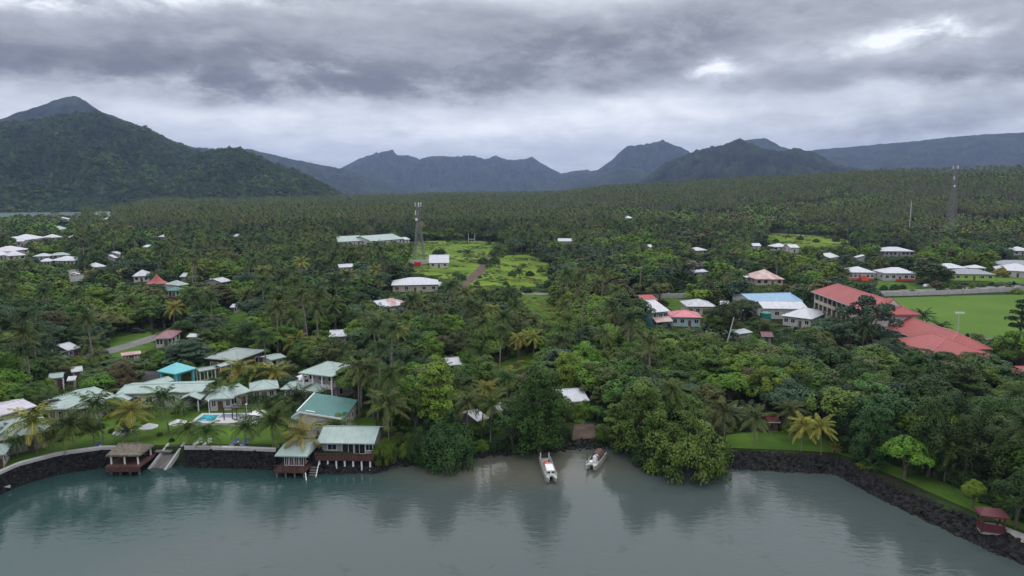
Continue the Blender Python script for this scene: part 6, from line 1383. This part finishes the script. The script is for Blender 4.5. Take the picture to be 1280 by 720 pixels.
# ---------------------------------------------------------------- masses nobody could count
SRC = 0
def source(me):
    global SRC; SRC += 1; return bpy.data.objects.new('plant_source_%04d' % SRC, me)
def mass(name, label, pts, rot, scl, idx, meshes, cat=None):
    """points of one mesh carry plants through one geometry-nodes modifier"""
    col = bpy.data.collections.new(name+'_sources')
    for m in meshes: col.objects.link(source(m))
    me = bpy.data.meshes.new(name); n = len(pts); me.vertices.add(n); me.vertices.foreach_set('co', np.asarray(pts, np.float32).ravel())
    for nm, ty, key, dat in (('rot', 'FLOAT_VECTOR', 'vector', rot), ('scl', 'FLOAT_VECTOR', 'vector', scl), ('idx', 'INT', 'value', idx)):
        a = me.attributes.new(nm, ty, 'POINT'); a.data.foreach_set(key, np.asarray(dat, np.int32 if ty == 'INT' else np.float32).ravel())
    me.update(); o = bpy.data.objects.new(name, me); C.objects.link(o); tag(o, label, cat, kind='stuff')
    ng = bpy.data.node_groups.new(name+'_nodes', 'GeometryNodeTree'); ng.interface.new_socket('Geometry', in_out='INPUT', socket_type='NodeSocketGeometry'); ng.interface.new_socket('Geometry', in_out='OUTPUT', socket_type='NodeSocketGeometry')
    N = ng.nodes; L = ng.links; gi = N.new('NodeGroupInput'); go = N.new('NodeGroupOutput'); ip = N.new('GeometryNodeInstanceOnPoints'); ci = N.new('GeometryNodeCollectionInfo')
    ci.inputs['Collection'].default_value = col; ci.inputs['Separate Children'].default_value = True; ci.inputs['Reset Children'].default_value = True; ip.inputs['Pick Instance'].default_value = True
    def na(nm, ty):
        q = N.new('GeometryNodeInputNamedAttribute'); q.data_type = ty; q.inputs['Name'].default_value = nm; return q.outputs[0]
    L.new(gi.outputs[0], ip.inputs['Points']); L.new(ci.outputs[0], ip.inputs['Instance']); L.new(na('idx', 'INT'), ip.inputs['Instance Index'])
    er = N.new('FunctionNodeEulerToRotation'); L.new(na('rot', 'FLOAT_VECTOR'), er.inputs[0]); L.new(er.outputs[0], ip.inputs['Rotation']); L.new(na('scl', 'FLOAT_VECTOR'), ip.inputs['Scale']); L.new(ip.outputs[0], go.inputs[0])
    o.modifiers.new('plants', 'NODES').node_group = ng
    return o
def toned(me, tone): c = me.copy(); c.materials[0] = M['leaf_'+tone]; return c
def joined(crown_me, trunk_mb_, tone, loc=(0, 0, 0), sc=(1, 1, 1), bark='bark'):
    nv = len(crown_me.vertices); v = np.empty(nv*3, np.float32); crown_me.vertices.foreach_get('co', v); v = v.reshape(-1, 3)*np.array(sc)+np.array(loc); f = np.arange(nv).reshape(-1, 4)
    t = np.empty(nv, np.float32); crown_me.attributes['tint'].data.foreach_get('value', t)
    tf = [q for q in trunk_mb_.f if len(q) == 4]; tv = np.array(trunk_mb_.v)
    return np_mesh('plant', np.concatenate([v, tv]), np.concatenate([f, np.array(tf)+nv]), np.concatenate([t, np.zeros(len(tv))]), [M['leaf_'+tone], M[bark]], [0]*len(f)+[1]*len(tf))
def masses():
    g = np.random.default_rng(11)
    # broadleaf and shrubs left over
    for kind, nm, lab in (('tree', 'woodland', 'dense mixed woodland between and behind the houses'), ('palm', 'palm_grove', 'dense grove of coconut palms behind the shore'), ('shrub', 'scrub', 'low scrub growing between the trees'), ('banana', 'banana_grove', 'banana plants growing in the gully')):
        q = [p for p in PL if p['kind'] == kind and not p.get('own')]
        if not q: continue
        key = {}; meshes = []; idx = []; sc = []
        for p in q:
            lod = 'near' if p['dep'] < 215 else 'mid'
            k = (p['shape'], p['tone'], p['j'] % 2, lod) if kind != 'palm' else (p['tone'], p['j'] % 5, int(np.clip(round((p['h']-2.6*p['s'])/2.5), 1, 6)), lod)
            if k not in key:
                key[k] = len(meshes)
                if kind in ('tree', 'shrub'):
                    tb = MB(); tm = TRK[k[0], k[2]]; tb.v = [tuple(v.co) for v in tm.vertices]; tb.f = [tuple(f.vertices) for f in tm.polygons]; meshes.append(joined(CR[k[0], k[2], lod], tb, k[1]))
                elif kind == 'palm':
                    mb, tip = palm_trunk(k[2]*2.5, (.02, .07, -.05, .1, .03)[k[1]], k[1], 6); meshes.append(joined(PC[k[1], lod], mb, k[0], tip, bark='palm_bark'))
                else: meshes.append(joined(BAN[k[2]], _st, k[1]))
            idx.append(key[k]); sc.append((p['s'], p['s'], p['h']/SH[p['shape']]) if kind in ('tree', 'shrub') else (1., 1., 1.) if kind == 'palm' else (p['s'],)*3)
        mass(nm, lab, [(p['x'], p['y'], p['z']) for p in q], [(0, 0, p['rot']) for p in q], sc, idx, meshes)
    # undergrowth carpet
    n = 15000; r = np.sqrt(g.uniform(117**2, 520**2, n)); r = 117+(520-117)*g.random(n)**1.35; a = g.uniform(-.8, .8, n); X, Y = r*np.sin(a), r*np.cos(a); s = g.uniform(.16, .42, n)
    ok = allowed(X, Y, 4.2*s+.2, 4*s, .8); X, Y, s = X[ok], Y[ok], s[ok]; idx = np.clip((clumpnoise(X, Y, .05, 2.)+.5+g.normal(0, .25, len(X)))*6, 0, 5).astype(int)
    ms = [toned(CR['dome', 0, 'mid'], t) for t in ('dark', 'dark', 'mid', 'mid', 'bright', 'olive')]
    mass('undergrowth', 'knee high undergrowth covering the ground under the trees', np.stack([X, Y, H(X, Y)-.15], 1), np.stack([X*0, X*0, g.random(len(X))*6.28], 1), np.stack([s, s, s*g.uniform(.45, .85, len(X))], 1), idx, ms)
    # rough grass and weeds on the clearings
    X, Y = [], []
    for w, p in PATCH[5:9]:
        lo, hi = w.min(0), w.max(0); n = int((hi-lo).prod()/5.5); x, y = g.uniform(lo[0], hi[0], n), g.uniform(lo[1], hi[1], n); k = inpoly(x, y, w) & (clumpnoise(x, y, .06, 3.)+g.normal(0, .12, n) > .05); X.append(x[k]); Y.append(y[k])
    X = np.concatenate(X); Y = np.concatenate(Y); ok = np.ones(len(X), bool)
    for fx, fy, rz, hx, hy in FOOT: ok &= ~((abs(X-fx) < hx+.5) & (abs(Y-fy) < hy+.5))
    X, Y = X[ok], Y[ok]; s = g.uniform(.10, .26, len(X)); idx = np.clip((clumpnoise(X, Y, .04, 12.)+.5)*4+g.normal(0, .6, len(X)), 0, 3).astype(int)
    mass('rough_grass', 'tufts of rough grass and weeds on the clearings', np.stack([X, Y, H(X, Y)-.1], 1), np.stack([X*0, X*0, g.random(len(X))*6.28], 1), np.stack([s, s, s*.55], 1), idx, [toned(CR['dome', 1, 'mid'], t) for t in ('mid', 'bright', 'olive', 'yellow')])
    # far plantation
    v, f, t = palm_crown(13, 5, 91, 4.6, .62, .9); pf = np_mesh('far_crown', v, f, t, [M['leaf_palm_olive']]); v, f, t = palm_crown(12, 5, 92, 4.6, .62, 1.05); pf2 = np_mesh('far_crown', v, f, t, [M['leaf_palm_olive']])
    v, f, t, L = crown('round', 260, 1.9, 33); tf = np_mesh('far_crown', v, f, t, [M['leaf_mid']]); v, f, t, L = crown('clump', 260, 1.9, 34); tf2 = np_mesh('far_crown', v, f, t, [M['leaf_dark']])
    ms = []
    for k, h in enumerate((13., 15.5, 18.)):
        for tone, pm in (('palm_olive', pf), ('palm_olive', pf2), ('palm', pf)): mb, tip = palm_trunk(h, (.02, -.04, .05)[k], k, 5); ms.append(joined(pm, mb, tone, tip, bark='palm_bark'))
    tb = MB(); tb.tube((0,0,-1), (0,0,5), .3, .2, 5)
    nt0 = len(ms); ms += [joined(tf, tb, 'dark'), joined(tf2, tb, 'mid'), joined(tf, tb, 'bright'), joined(tf2, tb, 'olive')]
    X, Y = [], []; r = 600.
    while r < 2300:
        sp = 8.2+3.2*sstep(r, 900, 1900); n = int(r*1.56/sp); a = (np.arange(n)+g.random(n)*.55)/n*1.56-.78; rr = r+g.uniform(-.35, .35, n)*sp; X.append(rr*np.sin(a)); Y.append(rr*np.cos(a)); r += sp
    X = np.concatenate(X); Y = np.concatenate(Y); Z = H(X, Y); px, py, dep = projv(X, Y, Z)
    cn = clumpnoise(X, Y, .008, 1.)+.6*clumpnoise(X, Y, .03, 6.)
    thr = np.interp(px, [0, 150, 300, 640, 900, 1280], [.05, .10, .32, .36, .18, .10])+.0*X
    thr = thr-np.where((px > 600) & (py > 262), .34, 0)-np.where((px < 480) & (py > 280), .2, 0)-np.where(px > 1080, .25*sstep(-py, -232, -222), 0)
    istree = cn+g.normal(0, .08, len(X)) > thr; s = np.where(istree, g.uniform(.7, 1.25, len(X)), g.uniform(.9, 1.15, len(X)))
    h = np.where(istree, 9.*s, 17.*s); ok = allowed(X, Y, h, np.where(istree, 4.4*s, 3.6), .6); ok2 = allowed(X, Y, 4.2, 3., .6) & ~ok; istree = istree | ok2; s = np.where(ok2, .4, s); ok |= ok2
    ok &= (px > -260) & (px < 1540)
    idx = np.where(istree, nt0+np.clip(((clumpnoise(X, Y, .02, 3.)+.5)*4+g.normal(0, .7, len(X))+np.where((px > 600) & (py > 258) & (py < 335), .9, 0)), 0, 3).astype(int), g.integers(0, nt0, len(X)))
    # the tallest palms stand on the centre plain
    X, Y, Z, s, idx, istree = (q[ok] for q in (X, Y, Z, s, idx, istree))
    print('plantation', len(X), 'plants', len(PL))
    mass('coconut_plantation', 'endless plantation of coconut palms with scattered trees', np.stack([X, Y, Z], 1), np.stack([X*0, X*0, g.random(len(X))*6.28], 1), np.stack([s, s, s], 1), idx, ms)
    # forest on the two near hills
    fm = [joined(tf, tb, 'dark'), joined(tf2, tb, 'dark'), joined(tf, tb, 'mid'), joined(tf2, tb, 'bluegreen'), joined(tf, tb, 'bright')]
    pts = []
    for lab, (o, V, nf) in HILLS.items():
        if 'forested' not in lab or 'grey pointed' in lab: continue
        V = V[:, :nf+4]; A, B, Cc = V[:-1, :-1].reshape(-1, 3), V[1:, :-1].reshape(-1, 3), V[:-1, 1:].reshape(-1, 3); ar = np.linalg.norm(np.cross(B-A, Cc-A), axis=1); n = int(ar.sum()/70); n = min(n, 32000)
        k = g.choice(len(A), n, p=ar/ar.sum()); u, w = g.random((2, n, 1)); pts.append(A[k]+(B[k]-A[k])*u+(Cc[k]-A[k])*w)
    Q = np.concatenate(pts); Q = Q[Q[:, 2] > .5]; cn = clumpnoise(Q[:, 0], Q[:, 1], .006, 7.)+.5*clumpnoise(Q[:, 0], Q[:, 1], .03, 2.); idx = np.clip((cn*1.3+.26+g.normal(0, .22, len(Q)))*5, 0, 4).astype(int); s = g.uniform(.5, 1.0, len(Q))*g.choice([1., 1., 1., 1.7], len(Q))*(1+.5*clumpnoise(Q[:, 0], Q[:, 1], .012, 5.))
    Q[:, 2] -= 4.*s
    print('hill trees', len(Q)); mass('hillside_forest', 'dense forest covering the two near hills', Q, np.stack([s*0, s*0, g.random(len(Q))*6.28], 1), np.stack([s, s, s*g.uniform(.7, 1.1, len(Q))], 1), idx, fm)
masses()
